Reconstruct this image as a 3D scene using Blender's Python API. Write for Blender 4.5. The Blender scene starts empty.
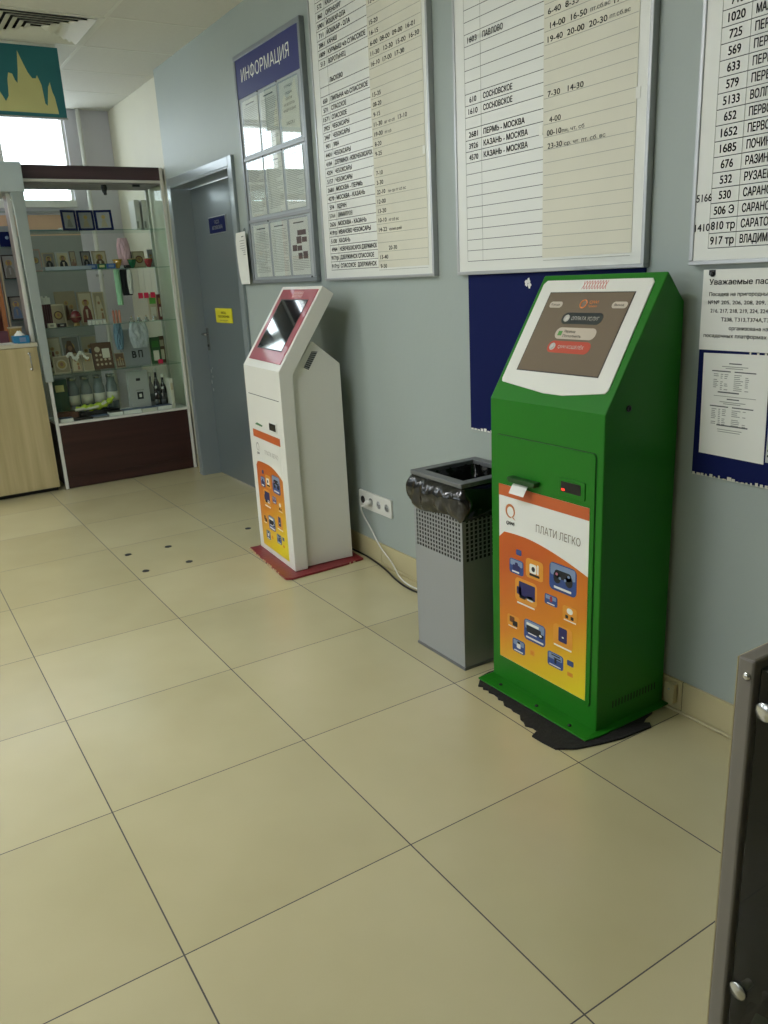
import bpy, bmesh, math, random
from mathutils import Vector, Matrix
random.seed(7)
SC = bpy.context.scene
COL = SC.collection
PI = math.pi

# ------------------------------------------------------------------ materials
def lin(c):
    return tuple(((v / 255) / 12.92 if v / 255 <= 0.04045 else ((v / 255 + 0.055) / 1.055) ** 2.4) for v in c)

def new_mat(name):
    m = bpy.data.materials.new(name); m.use_nodes = True
    nt = m.node_tree
    return m, nt, nt.nodes['Principled BSDF']

_cache = {}
def col(rgb, rough=0.55, metal=0.0, var=0.06, scale=9.0, bump=0.0, coat=0.0, key=None, bscale=60.0, spec=0.5):
    """procedural coloured surface: noise-varied colour, optional bump"""
    k = (tuple(rgb), rough, metal, var, scale, bump, coat, bscale, spec)
    if k in _cache: return _cache[k]
    m, nt, b = new_mat(key or 'surface_%d_%d_%d' % tuple(rgb))
    N = nt.nodes; L = nt.links
    base = lin(rgb)
    tc = N.new('ShaderNodeTexCoord')
    no = N.new('ShaderNodeTexNoise'); no.inputs['Scale'].default_value = scale; no.inputs['Detail'].default_value = 4
    L.new(tc.outputs['Object'], no.inputs['Vector'])
    mx = N.new('ShaderNodeMix'); mx.data_type = 'RGBA'
    mx.inputs['A'].default_value = (*[v * (1 - var) for v in base], 1)
    mx.inputs['B'].default_value = (*[min(1, v * (1 + var)) for v in base], 1)
    L.new(no.outputs['Fac'], mx.inputs['Factor']); L.new(mx.outputs['Result'], b.inputs['Base Color'])
    b.inputs['Roughness'].default_value = rough; b.inputs['Metallic'].default_value = metal
    b.inputs['Coat Weight'].default_value = coat
    b.inputs['Specular IOR Level'].default_value = spec
    if bump:
        n2 = N.new('ShaderNodeTexNoise'); n2.inputs['Scale'].default_value = bscale; n2.inputs['Detail'].default_value = 3
        L.new(tc.outputs['Object'], n2.inputs['Vector'])
        bp = N.new('ShaderNodeBump'); bp.inputs['Strength'].default_value = bump; bp.inputs['Distance'].default_value = 0.01
        L.new(n2.outputs['Fac'], bp.inputs['Height']); L.new(bp.outputs['Normal'], b.inputs['Normal'])
    _cache[k] = m
    return m

def glow(rgb, s, name='lamp_glow'):
    m, nt, b = new_mat(name)
    b.inputs['Base Color'].default_value = (*lin(rgb), 1)
    b.inputs['Emission Color'].default_value = (*lin(rgb), 1); b.inputs['Emission Strength'].default_value = s
    return m

def glass(tint=(225, 235, 230), refl=1.0, name='glass', rough=0.0, gcol=1.0, ior=1.45):
    m = bpy.data.materials.new(name); m.use_nodes = True
    nt = m.node_tree; N = nt.nodes; L = nt.links; N.clear()
    out = N.new('ShaderNodeOutputMaterial'); mix = N.new('ShaderNodeMixShader')
    tr = N.new('ShaderNodeBsdfTransparent'); gl = N.new('ShaderNodeBsdfGlossy')
    tr.inputs['Color'].default_value = (*lin(tint), 1); gl.inputs['Roughness'].default_value = rough
    gl.inputs['Color'].default_value = (gcol, gcol, gcol, 1)
    fr = N.new('ShaderNodeFresnel'); fr.inputs['IOR'].default_value = ior
    mu = N.new('ShaderNodeMath'); mu.operation = 'MULTIPLY'; mu.inputs[1].default_value = refl
    ge = N.new('ShaderNodeNewGeometry'); inv = N.new('ShaderNodeMath'); inv.operation = 'SUBTRACT'; inv.inputs[0].default_value = 1.0
    L.new(ge.outputs['Backfacing'], inv.inputs[1]); mb = N.new('ShaderNodeMath'); mb.operation = 'MULTIPLY'; mb.use_clamp = True
    L.new(fr.outputs[0], mu.inputs[0]); L.new(mu.outputs[0], mb.inputs[0]); L.new(inv.outputs[0], mb.inputs[1]); L.new(mb.outputs[0], mix.inputs[0])
    L.new(tr.outputs[0], mix.inputs[1]); L.new(gl.outputs[0], mix.inputs[2]); L.new(mix.outputs[0], out.inputs['Surface'])
    return m

def grain(rgb_a, rgb_b, rough=0.4, axis='Z', name='wood', scale=6.0):
    m, nt, b = new_mat(name); N = nt.nodes; L = nt.links
    tc = N.new('ShaderNodeTexCoord'); mp = N.new('ShaderNodeMapping')
    s = {'Z': (8, 8, 0.35), 'Y': (8, 0.35, 8), 'X': (0.35, 8, 8)}[axis]
    mp.inputs['Scale'].default_value = s
    no = N.new('ShaderNodeTexNoise'); no.inputs['Scale'].default_value = scale / 3; no.inputs['Detail'].default_value = 6; no.inputs['Roughness'].default_value = 0.6
    cr = N.new('ShaderNodeValToRGB')
    cr.color_ramp.elements[0].position = 0.35; cr.color_ramp.elements[0].color = (*lin(rgb_a), 1)
    cr.color_ramp.elements[1].position = 0.68; cr.color_ramp.elements[1].color = (*lin(rgb_b), 1)
    L.new(tc.outputs['Object'], mp.inputs[0]); L.new(mp.outputs[0], no.inputs['Vector'])
    L.new(no.outputs['Fac'], cr.inputs[0]); L.new(cr.outputs[0], b.inputs['Base Color'])
    b.inputs['Roughness'].default_value = rough
    return m

def floor_mat():
    m, nt, b = new_mat('beige_floor_tiles'); N = nt.nodes; L = nt.links
    ge = N.new('ShaderNodeNewGeometry'); sp = N.new('ShaderNodeSeparateXYZ'); L.new(ge.outputs['Position'], sp.inputs[0])
    def math_(op, a, v=None, c=None):
        n = N.new('ShaderNodeMath'); n.operation = op
        if isinstance(a, (int, float)): n.inputs[0].default_value = a
        else: L.new(a, n.inputs[0])
        if v is not None:
            if isinstance(v, (int, float)): n.inputs[1].default_value = v
            else: L.new(v, n.inputs[1])
        if c is not None: n.inputs[2].default_value = c
        return n.outputs[0]
    lines = []; cells = []
    for k in (0, 1):
        d = math_('DIVIDE', sp.outputs[k], 0.6)
        fr = math_('FRACT', d)
        ab = math_('ABSOLUTE', math_('SUBTRACT', fr, 0.5))
        lines.append(math_('GREATER_THAN', ab, 0.5 - (0.0030 if k == 1 else 0.0026)))
        cells.append(math_('FLOOR', d))
    ln = math_('MAXIMUM', lines[0], lines[1])
    cv = N.new('ShaderNodeCombineXYZ'); L.new(cells[0], cv.inputs[0]); L.new(cells[1], cv.inputs[1])
    wn = N.new('ShaderNodeTexWhiteNoise'); L.new(cv.outputs[0], wn.inputs['Vector'])
    no = N.new('ShaderNodeTexNoise'); no.inputs['Scale'].default_value = 2.2; no.inputs['Detail'].default_value = 3; no.inputs['Roughness'].default_value = 0.5
    L.new(ge.outputs['Position'], no.inputs['Vector'])
    fac = math_('ADD', math_('MULTIPLY', wn.outputs['Value'], 0.35), math_('MULTIPLY', no.outputs['Fac'], 0.65))
    cr = N.new('ShaderNodeValToRGB')
    cr.color_ramp.elements[0].position = 0.25; cr.color_ramp.elements[0].color = (*lin((180, 171, 131)), 1)
    cr.color_ramp.elements[1].position = 0.75; cr.color_ramp.elements[1].color = (*lin((196, 187, 148)), 1)
    L.new(fac, cr.inputs[0])
    # scuffed dirt, fine dark specks
    n2 = N.new('ShaderNodeTexNoise'); n2.inputs['Scale'].default_value = 23; n2.inputs['Detail'].default_value = 5
    L.new(ge.outputs['Position'], n2.inputs['Vector'])
    sp2 = math_('MULTIPLY', math_('GREATER_THAN', n2.outputs['Fac'], 0.80), 0.5)
    mx0 = N.new('ShaderNodeMix'); mx0.data_type = 'RGBA'; L.new(sp2, mx0.inputs['Factor'])
    L.new(cr.outputs[0], mx0.inputs['A']); mx0.inputs['B'].default_value = (*lin((120, 112, 88)), 1)
    mx = N.new('ShaderNodeMix'); mx.data_type = 'RGBA'; L.new(ln, mx.inputs['Factor'])
    L.new(mx0.outputs['Result'], mx.inputs['A']); mx.inputs['B'].default_value = (*lin((46, 42, 30)), 1)
    L.new(mx.outputs['Result'], b.inputs['Base Color'])
    n3 = N.new('ShaderNodeTexNoise'); n3.inputs['Scale'].default_value = 5; L.new(ge.outputs['Position'], n3.inputs['Vector'])
    rr = math_('MULTIPLY_ADD', n3.outputs['Fac'], 0.05, 0.22)
    ra = N.new('ShaderNodeMath'); ra.operation = 'ADD'; L.new(rr, ra.inputs[0]); L.new(math_('MULTIPLY', ln, 0.5), ra.inputs[1])
    L.new(ra.outputs[0], b.inputs['Roughness'])
    b.inputs['IOR'].default_value = 1.85
    bp = N.new('ShaderNodeBump'); bp.invert = True; bp.inputs['Strength'].default_value = 0.4; bp.inputs['Distance'].default_value = 0.002
    L.new(ln, bp.inputs['Height']); L.new(bp.outputs['Normal'], b.inputs['Normal'])
    return m

def poster_gradient():
    m, nt, b = new_mat('orange_to_yellow_print'); N = nt.nodes; L = nt.links
    tc = N.new('ShaderNodeTexCoord'); sp = N.new('ShaderNodeSeparateXYZ'); L.new(tc.outputs['Object'], sp.inputs[0])
    a = N.new('ShaderNodeMath'); a.operation = 'MULTIPLY_ADD'; L.new(sp.outputs[2], a.inputs[0]); a.inputs[1].default_value = -1.9; a.inputs[2].default_value = 1.06
    c = N.new('ShaderNodeMath'); c.operation = 'MULTIPLY_ADD'; L.new(sp.outputs[0], c.inputs[0]); c.inputs[1].default_value = 0.95; L.new(a.outputs[0], c.inputs[2])
    cr = N.new('ShaderNodeValToRGB')
    cr.color_ramp.elements[0].position = 0.05; cr.color_ramp.elements[0].color = (*lin((192, 88, 20)), 1)
    cr.color_ramp.elements[1].position = 1.0; cr.color_ramp.elements[1].color = (*lin((228, 208, 30)), 1)
    e = cr.color_ramp.elements.new(0.5); e.color = (*lin((210, 128, 22)), 1)
    L.new(c.outputs[0], cr.inputs[0]); L.new(cr.outputs[0], b.inputs['Base Color']); b.inputs['Roughness'].default_value = 0.35
    return m

M = dict(
    floor=floor_mat(),
    wall_blue=col((156, 166, 160), 0.5, var=0.05, scale=2.2, bump=0.10, bscale=35, key='blue_grey_wall_paint'),
    wall_far=col((128, 126, 116), 0.7, var=0.05, scale=3, key='hall_wall_paint'),
    wall_cream=col((212, 209, 188), 0.6, var=0.05, scale=3, bump=0.12, bscale=30, key='cream_wall_paint'),
    wall_lilac=col((208, 206, 212), 0.6, var=0.05, scale=2, bump=0.1, bscale=30, key='pale_wall_paint'),
    peach=col((206, 170, 140), 0.7, var=0.08, scale=4, key='peach_panel'),
    ceil=col((216, 216, 206), 0.9, var=0.04, scale=40, bump=0.15, bscale=260, key='mineral_ceiling_tile'),
    tbar=col((222, 223, 212), 0.5, key='ceiling_grid_paint'),
    skirt=col((186, 176, 136), 0.4, var=0.10, scale=6, key='beige_skirting_tile'),
    dark=col((22, 22, 22), 0.6, key='black_gap'),
    black=col((14, 14, 15), 0.35, key='black_plastic'),
    white=col((214, 214, 206), 0.45, var=0.03, key='white_paint'),
    alu=col((176, 178, 178), 0.35, 0.6, var=0.04, key='aluminium'),
    steel=col((190, 190, 186), 0.22, 0.95, var=0.03, key='polished_steel'),
    green=col((28, 112, 20), 0.42, var=0.05, scale=5, bump=0.03, spec=0.3, bscale=120, key='green_enamel'),
    green_dk=col((16, 66, 14), 0.45, var=0.05, key='dark_green_enamel'),
    kwhite=col((222, 222, 212), 0.35, var=0.03, scale=5, coat=0.15, key='white_enamel'),
    red=col((150, 26, 44), 0.3, var=0.08, coat=0.3, key='crimson_bezel'),
    redpl=col((128, 34, 40), 0.35, var=0.25, scale=14, bump=0.15, key='dark_red_painted_plate'),
    chip=col((196, 176, 140), 0.8, var=0.25, scale=40, key='chipped_board_edge'),
    binm=col((150, 153, 152), 0.38, 0.25, var=0.04, scale=4, key='grey_bin_enamel'),
    bindk=col((112, 114, 114), 0.4, 0.4, var=0.05, key='dark_grey_rim'),
    bag=col((10, 10, 9), 0.18, var=0.2, bump=0.8, bscale=14, coat=0.3, key='black_bin_liner'),
    inside=col((8, 8, 8), 0.7, key='dark_inside'),
    paper=col((226, 227, 218), 0.7, var=0.03, scale=3, key='white_paper'),
    paper2=col((212, 210, 192), 0.75, var=0.06, scale=5, key='yellowed_paper'),
    board=col((220, 222, 214), 0.35, var=0.03, scale=2, key='white_board_face'),
    ink=col((30, 32, 34), 0.7, key='black_ink'),
    ink2=col((84, 88, 86), 0.7, key='grey_ink'),
    ink3=col((150, 152, 142), 0.7, key='faded_ink'),
    navy=col((14, 24, 74), 0.7, var=0.08, scale=4, key='navy_board', spec=0.12),
    navy2=col((26, 34, 104), 0.4, var=0.05, key='blue_header_film'),
    grad=poster_gradient(),
    orange=col((192, 92, 42), 0.4, key='orange_film'),
    tileblue=col((34, 66, 130), 0.3, var=0.35, scale=30, key='blue_app_tile'),
    tilelt=col((120, 140, 172), 0.3, var=0.2, scale=20, key='light_blue_app_tile'),
    tilegold=col((216, 146, 44), 0.35, var=0.12, key='gold_app_tile'),
    inkblue=col((34, 34, 92), 0.5, key='indigo_ink'),
    brown=grain((44, 22, 20), (62, 34, 30), 0.4, 'Y', 'dark_brown_laminate'),
    fascia=grain((62, 46, 50), (80, 60, 64), 0.4, 'Y', 'brown_fascia_laminate'),
    birch=grain((168, 154, 112), (190, 176, 134), 0.35, 'Z', 'pale_wood_laminate'),
    pine=grain((150, 92, 52), (186, 124, 76), 0.5, 'Z', 'orange_wood'),
    doorp=col((112, 122, 124), 0.28, 0.25, var=0.04, scale=1.2, coat=0.2, key='blue_grey_metal_door'),
    casing=col((138, 148, 150), 0.28, 0.25, var=0.05, scale=1.5, coat=0.2, key='blue_grey_metal_frame'),
    glassm=glass((249, 252, 250), 0.45, 'clear_glass'),
    shelfg=glass((226, 240, 234), 0.9, 'green_tinted_shelf_glass'),
    winglass=glass((250, 252, 252), 0.6, 'window_glass'),
    darkglass=glass((206, 212, 207), 0.8, 'smoky_glass'),
    clearpl=glass((222, 226, 224), 1.5, 'clear_plastic', 0.12, ior=1.5),
    yellow=col((214, 206, 40), 0.5, key='yellow_sign'),
    gold=col((172, 146, 88), 0.4, 0.5, var=0.15, scale=20, key='gilding'),
    teal=col((44, 116, 124), 0.6, var=0.08, key='teal_board'),
    straw=col((208, 206, 144), 0.6, var=0.06, key='straw_yellow_paint'),
    chipboard=col((120, 114, 104), 0.5, var=0.06, scale=5, key='grey_laminate_edge'),
    mat_rubber=col((26, 24, 22), 0.85, var=0.3, scale=20, bump=0.6, bscale=50, key='black_rubber'),
    screen=col((18, 22, 26), 0.06, var=0.2, scale=8, coat=1.0, key='dark_screen_glass'),
)

# ------------------------------------------------------------------ mesh helpers
class B:
    """collects geometry for ONE mesh object"""
    def __init__(s): s.bm = bmesh.new(); s.mats = []
    def mi(s, m):
        if m not in s.mats: s.mats.append(m)
        return s.mats.index(m)
    def faces(s, verts, faces, m, smooth=False):
        i = s.mi(m); vs = [s.bm.verts.new(v) for v in verts]
        for f in faces:
            try: fc = s.bm.faces.new([vs[k] for k in f])
            except ValueError: continue
            fc.material_index = i; fc.smooth = smooth
        return s
    def box(s, x0, x1, y0, y1, z0, z1, m, F=None):
        v = [(x, y, z) for x in (x0, x1) for y in (y0, y1) for z in (z0, z1)]
        if F: v = [F(*p) for p in v]
        return s.faces(v, [(0, 1, 3, 2), (4, 6, 7, 5), (0, 4, 5, 1), (2, 3, 7, 6), (0, 2, 6, 4), (1, 5, 7, 3)], m)
    def prism(s, poly, d, m, F, smooth=False):
        """poly: 2-D points (a,b); F(a,b,c) -> world point; c from d[0] to d[1]"""
        n = len(poly)
        v = [F(a, b, d[0]) for a, b in poly] + [F(a, b, d[1]) for a, b in poly]
        fs = [tuple(range(n))[::-1], tuple(range(n, 2 * n))] + [(k, (k + 1) % n, n + (k + 1) % n, n + k) for k in range(n)]
        return s.faces(v, fs, m, smooth)
    def tube(s, pts, r, m, seg=8, smooth=True, closed=False):
        pts = [Vector(p) for p in pts]; n = len(pts); vs = []; prev = None
        for i, p in enumerate(pts):
            t = (pts[min(i + 1, n - 1)] - pts[max(i - 1, 0)]).normalized()
            u = prev if prev else (Vector((0, 0, 1)) if abs(t.z) < .9 else Vector((1, 0, 0)))
            u = (u - t * u.dot(t)).normalized(); prev = u; w = t.cross(u)
            rr = r[i] if isinstance(r, (list, tuple)) else r
            vs += [p + (u * math.cos(2 * PI * k / seg) + w * math.sin(2 * PI * k / seg)) * rr for k in range(seg)]
        fs = [(i * seg + k, i * seg + (k + 1) % seg, (i + 1) * seg + (k + 1) % seg, (i + 1) * seg + k) for i in range(n - 1) for k in range(seg)]
        fs += [tuple(range(seg))[::-1], tuple(range((n - 1) * seg, n * seg))]
        return s.faces(vs, fs, m, smooth)
    def lathe(s, prof, c, m, seg=24, axis=(0, 0, 1), smooth=True, sq=1.0):
        """prof: list of (radius, height) along axis from centre c"""
        ax = Vector(axis).normalized(); u = ax.orthogonal().normalized(); w = ax.cross(u); c = Vector(c); vs = []
        for r, h in prof:
            vs += [c + ax * h + u * math.cos(2 * PI * k / seg) * r + w * math.sin(2 * PI * k / seg) * r * sq for k in range(seg)]
        n = len(prof)
        fs = [(i * seg + k, i * seg + (k + 1) % seg, (i + 1) * seg + (k + 1) % seg, (i + 1) * seg + k) for i in range(n - 1) for k in range(seg)]
        fs += [tuple(range(seg))[::-1], tuple(range((n - 1) * seg, n * seg))]
        return s.faces(vs, fs, m, smooth)
    def text(s, txt, o, ux, uz, h, m, w=None, align='L', bold=0.0, lift=(0, 0, 0), shear=0):
        """flat lettering; h = cap height, w = total width wanted"""
        me = text_mesh(txt, bold, shear)
        if not me[0]: return s
        xs = [v[0] for v in me[0]]; x0, x1 = min(xs), max(xs)
        sc = h / CAP; sx = sc if w is None else w / max(1e-6, x1 - x0)
        tw = (x1 - x0) * sx
        off = {'L': 0, 'C': -tw / 2, 'R': -tw}[align]
        o = Vector(o) + Vector(lift); ux = Vector(ux); uz = Vector(uz)
        return s.faces([o + ux * ((v[0] - x0) * sx + off) + uz * (v[1] * sc) for v in me[0]], me[1], m)
    def build(s, name, parent=None, loc=None, bevel=0, smooth_angle=None, rot=None, seg=2):
        bmesh.ops.recalc_face_normals(s.bm, faces=s.bm.faces)
        me = bpy.data.meshes.new(name); s.bm.to_mesh(me); s.bm.free()
        for m in s.mats: me.materials.append(m)
        o = bpy.data.objects.new(name, me); COL.objects.link(o)
        if parent: o.parent = parent
        if loc: o.location = loc
        if rot: o.rotation_euler = rot
        if bevel:
            b = o.modifiers.new('bevel', 'BEVEL'); b.width = bevel; b.segments = seg; b.limit_method = 'ANGLE'; b.angle_limit = 0.6
        return o

_tc = {}; _adv = {}
def outline(txt, bold):
    """closed, ordered outlines of a string"""
    c = bpy.data.curves.new('lettering', 'FONT'); c.body = txt; c.resolution_u = 3; c.fill_mode = 'NONE'
    o = bpy.data.objects.new('lettering', c); me = o.to_mesh()
    co = [tuple(v.co)[:2] for v in me.vertices]; nb = [[] for _ in co]
    for ed in me.edges:
        i, j = ed.vertices; nb[i].append(j); nb[j].append(i)
    o.to_mesh_clear(); bpy.data.objects.remove(o); bpy.data.curves.remove(c)
    seen = set(); loops = []
    for i in range(len(co)):
        if i in seen: continue
        comp = []; st = [i]; seen.add(i)
        while st:
            k = st.pop(); comp.append(k)
            for j in nb[k]:
                if j not in seen: seen.add(j); st.append(j)
        loops.append([co[k] for k in sorted(comp)])
    return loops
def advance(ch):
    if ch not in _adv:
        mx = lambda t: max(p[0] for l in outline(t, 0) for p in l)
        _adv[ch] = mx(ch + 'I') - mx('I')
    return _adv[ch]
def glyph(ch, bold):
    """fill with the non-zero rule, as trapezoids between all heights where an outline turns or crosses"""
    k = (ch, bold)
    if k in _tc: return _tc[k]
    E_ = []
    for l in outline(ch, bold):
        for p, q in zip(l, l[1:] + l[:1]):
            if abs(p[1] - q[1]) > 1e-6: E_.append((p, q, 1) if p[1] < q[1] else (q, p, -1))
    ys = {round(p[1], 4) for e_ in E_ for p in e_[:2]}
    X = lambda e_, y: e_[0][0] + (e_[1][0] - e_[0][0]) * (y - e_[0][1]) / (e_[1][1] - e_[0][1])
    for i in range(len(E_)):
        for j in range(i):
            a_, b_ = E_[i], E_[j]; lo, hi = max(a_[0][1], b_[0][1]), min(a_[1][1], b_[1][1])
            if hi - lo < 1e-4: continue
            d0, d1 = X(a_, lo) - X(b_, lo), X(a_, hi) - X(b_, hi)
            if d0 * d1 < 0: ys.add(round(lo + (hi - lo) * d0 / (d0 - d1), 4))
    ys = sorted(ys); v = []; f = []
    for y0, y1 in zip(ys, ys[1:]):
        if y1 - y0 < 2e-4: continue
        ym = (y0 + y1) / 2; act = sorted([(X(e_, ym), e_) for e_ in E_ if e_[0][1] <= ym < e_[1][1]], key=lambda t: t[0]); wn = 0
        for x, e_ in act:
            if wn == 0: start = e_
            wn += e_[2]
            if wn == 0:
                for dy in ((-bold * .7, bold * .7) if bold else (0,)):
                    n = len(v); v += [(X(start, y0) - bold, y0 + dy), (X(e_, y0) + bold, y0 + dy), (X(e_, y1) + bold, y1 + dy), (X(start, y1) - bold, y1 + dy)]; f.append((n, n + 1, n + 2, n + 3))
    _tc[k] = (v, f); return _tc[k]
def text_mesh(txt, bold=0.0, shear=0):
    V, F_ = [], []; x = 0.0
    for ch in txt:
        if ch != ' ':
            v, f = glyph(ch, bold); n = len(V)
            V += [(p[0] + x + shear * p[1], p[1], 0) for p in v]; F_ += [tuple(i + n for i in q) for q in f]
        x += advance(ch)
    return V, F_
CAP = 1.0
CAP = max(v[1] for v in text_mesh('H')[0])

def rounded(x0, x1, z0, z1, r, n=5):
    pts = []
    for cx, cz, a0 in ((x1 - r, z1 - r, 0), (x0 + r, z1 - r, 90), (x0 + r, z0 + r, 180), (x1 - r, z0 + r, 270)):
        for k in range(n + 1):
            a = math.radians(a0 + 90 * k / n); pts.append((cx + r * math.cos(a), cz + r * math.sin(a)))
    return pts

def smooth_path(pts, n=6):
    out = []; P = [Vector(p) for p in pts]
    for i in range(len(P) - 1):
        p0 = P[max(i - 1, 0)]; p1 = P[i]; p2 = P[i + 1]; p3 = P[min(i + 2, len(P) - 1)]
        for k in range(n):
            t = k / n
            out.append(0.5 * ((2 * p1) + (p2 - p0) * t + (2 * p0 - 5 * p1 + 4 * p2 - p3) * t * t + (3 * p1 - p0 - 3 * p2 + p3) * t ** 3))
    out.append(P[-1]); return out

def thing(name, label, cat, loc=(0, 0, 0), rotz=0, group=None):
    o = bpy.data.objects.new(name, None); COL.objects.link(o); o.empty_display_size = 0.05
    o.location = loc; o.rotation_euler = (0, 0, rotz); o['label'] = label; o['category'] = cat
    if group: o['group'] = group
    return o
def tag(o, label, cat, group=None):
    o['label'] = label; o['category'] = cat
    if group: o['group'] = group
    return o
def struct(o):
    o['kind'] = 'structure'; return o

XF = lambda a, b, c: (a, c, b)      # polygon in x-z, depth along y
YF = lambda a, b, c: (c, a, b)      # polygon in y-z, depth along x
ZF = lambda a, b, c: (a, b, c)      # polygon in x-y, depth along z
WY = 1.668                          # wall plane
CEIL = 2.8
XB = -5.88                          # back wall plane
WY2 = 1.728                         # the cream stretch beyond the door stands a little further back
XE, YE = 3.6, -4.2                  # the two walls behind the photographer
# ================================================================== THE ROOM
struct(B().box(XB - .2, XE, YE, WY + .2, -.12, 0, M['floor']).build('floor'))

# ceiling with its T-bar grid; a hole is left for the vent and each lamp
cx0 = -4.03 + .6 * -3 - .0
b = B()
VENT = (-4.03, -3.43, .5, 1.1)
LAMPS = [(-1.03, -.43, -.7, -.1), (-1.63, -1.03, -3.1, -2.5), (-2.83, -2.23, -1.9, -1.3), (-5.23, -4.63, -1.9, -1.3)]
xs = [-5.88, -5.83] + [-5.23 + .6 * k for k in range(15)]; xs = [x for x in xs if x < XE] + [XE]
ys = [YE] + [1.1 - .6 * k for k in range(8, -1, -1)] + [WY2]
for i in range(len(xs) - 1):
    for j in range(len(ys) - 1):
        cxm, cym = (xs[i] + xs[i + 1]) / 2, (ys[j] + ys[j + 1]) / 2
        if any(h[0] < cxm < h[1] and h[2] < cym < h[3] for h in [VENT] + LAMPS): continue
        b.box(xs[i] + .004, xs[i + 1] - .004, ys[j] + .004, ys[j + 1] - .004, CEIL, CEIL + .015, M['ceil'])
for x in xs[1:-1]: b.box(x - .010, x + .010, YE, WY2 - .001, CEIL - .0015, CEIL + .004, M['tbar'])
for y in ys[1:-1]: b.box(XB, XE, y - .010, y + .010, CEIL - .002, CEIL + .003, M['tbar'])
b.box(XB - .2, XE, YE, WY + .2, CEIL + .12, CEIL + .16, M['ceil'])
struct(b.build('ceiling'))

# wall on the right of the picture (y = WY) with the door opening
DX0, DX1, DZ = -4.33, -3.27, 2.05
PX = -4.44                                         # where cream paint meets blue-grey
b = B()
b.box(XB - .2, PX, WY2, WY + .3, 0, CEIL + .1, M['wall_cream'])
b.box(PX, PX + .002, WY + .001, WY + .2, 0, CEIL + .1, M['wall_cream'])
b.box(PX, DX0, WY, WY + .2, 0, CEIL + .1, M['wall_blue'])
b.box(DX1, XE, WY, WY + .2, 0, CEIL + .1, M['wall_blue'])
b.box(DX0, DX1, WY, WY + .2, DZ, CEIL + .1, M['wall_blue'])
struct(b.build('wall_right'))
struct(B().box(XE, XE + .2, YE - .2, WY + .2, 0, CEIL + .1, M['wall_far']).build('wall_behind_camera'))

# wall opposite, with two unseen windows added to light the kiosk fronts
b = B(); added_wins = [(-3.9, -2.3), (-1.3, .3)]
e = [XB - .2] + [v for w in added_wins for v in w] + [XE]
for k in range(0, len(e), 2): b.box(e[k], e[k + 1], YE - .2, YE, 0, CEIL + .1, M['wall_far'])
for w in added_wins: b.box(w[0], w[1], YE - .2, YE, 0, 1.0, M['wall_far']); b.box(w[0], w[1], YE - .2, YE, 2.4, CEIL + .1, M['wall_far'])
struct(b.build('wall_left'))
for n_, w in enumerate(added_wins):
    b = B(); t = .05
    for (x0, x1, z0, z1) in ((w[0], w[1], 1.0, 1.0 + t), (w[0], w[1], 2.4 - t, 2.4), (w[0], w[0] + t, 1, 2.4), (w[1] - t, w[1], 1, 2.4), ((w[0] + w[1]) / 2 - .03, (w[0] + w[1]) / 2 + .03, 1, 2.4)):
        b.box(x0, x1, YE - .12, YE - .06, z0, z1, M['white'])
    b.box(w[0], w[1], YE - .095, YE - .085, 1, 2.4, M['winglass'])
    struct(b.build('window_%d' % (n_ + 2)))  # added opening, out of view, lets sky light onto the fronts

# back wall: high window band, pale sill strips, peach wall below
WZ0, WZ1 = 2.115, 2.775
WYR, WYL = 1.37, -3.4
b = B()
b.box(XB - .2, XB, WYR, WY2 + .1, 0, CEIL + .1, M['wall_lilac'])
b.box(XB - .2, XB, YE - .2, WYL, 0, CEIL + .1, M['wall_lilac'])
b.box(XB - .2, XB, WYL, WYR, WZ1, CEIL + .1, M['wall_lilac'])
b.box(XB - .2, XB, WYL, WYR, 2.0, WZ0 - .06, M['wall_lilac'])
b.box(XB - .2, XB, WYL, WYR, 1.84, 2.0, M['peach'])
b.box(XB - .2, XB, WYL, WYR, 0, 1.84, col((138, 144, 138), .6, var=.1, scale=2, key='grey_lower_wall'))
struct(b.build('wall_back'))
b = B()
b.box(XB - .1, XB + .035, WYL, WYR, WZ0 - .06, WZ0 - .005, M['white'])
b.box(XB - .1, XB + .02, WYL, WYR, 2.015, 2.03, M['alu'])
for yy in (WYL, -2.6, -1.75, -.9, -.05, .80, ): b.box(XB - .12, XB - .03, yy, yy + .075, WZ0 - .01, WZ1, M['white'])
b.box(XB - .12, XB - .03, WYR - .02, WYR, WZ0 - .01, WZ1, M['white'])
b.box(XB - .12, XB - .03, WYL, WYR, WZ1 - .02, WZ1, M['white'])
b.box(XB - .08, XB - .07, WYL, WYR, WZ0 - .01, WZ1, M['winglass'])
struct(b.build('window_1'))
b = B().tube([(XB + .045, 1.475, 0.0), (XB + .045, 1.475, CEIL - .002)], .018, M['white'], 12)
for z in (.6, 1.5, 2.36): b.box(XB, XB + .05, 1.445, 1.50, z, z + .02, M['alu'])
tag(b.build('heating_pipe'), 'thin white vertical pipe in the far corner beside the bright window', 'pipe')

# skirting tiles
b = B()
def skirt(x0, x1, WY=WY):
    x = x0
    edges = [x0] + [k * .6 for k in range(-12, 8) if x0 < k * .6 < x1] + [x1]
    for a, c in zip(edges, edges[1:]):
        b.box(a + .0018, c - .0018, WY - .010, WY - .0002, .006, .108, M['skirt'])
    b.box(x0, x1, WY - .006, WY - .0001, .0, .106, M['dark'])
skirt(DX1 + .06, XE); skirt(PX + .001, DX0 - .06); skirt(PX - .18, PX - .001, WY2)
struct(b.build('baseboard_right', bevel=.0015))
struct(B().tube([(DX1 + .1, WY - .016, .0052), (-1, WY - .0165, .0055), (XE - .01, WY - .016, .0052)], .005, M['skirt']).build('trim_1'))

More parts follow.
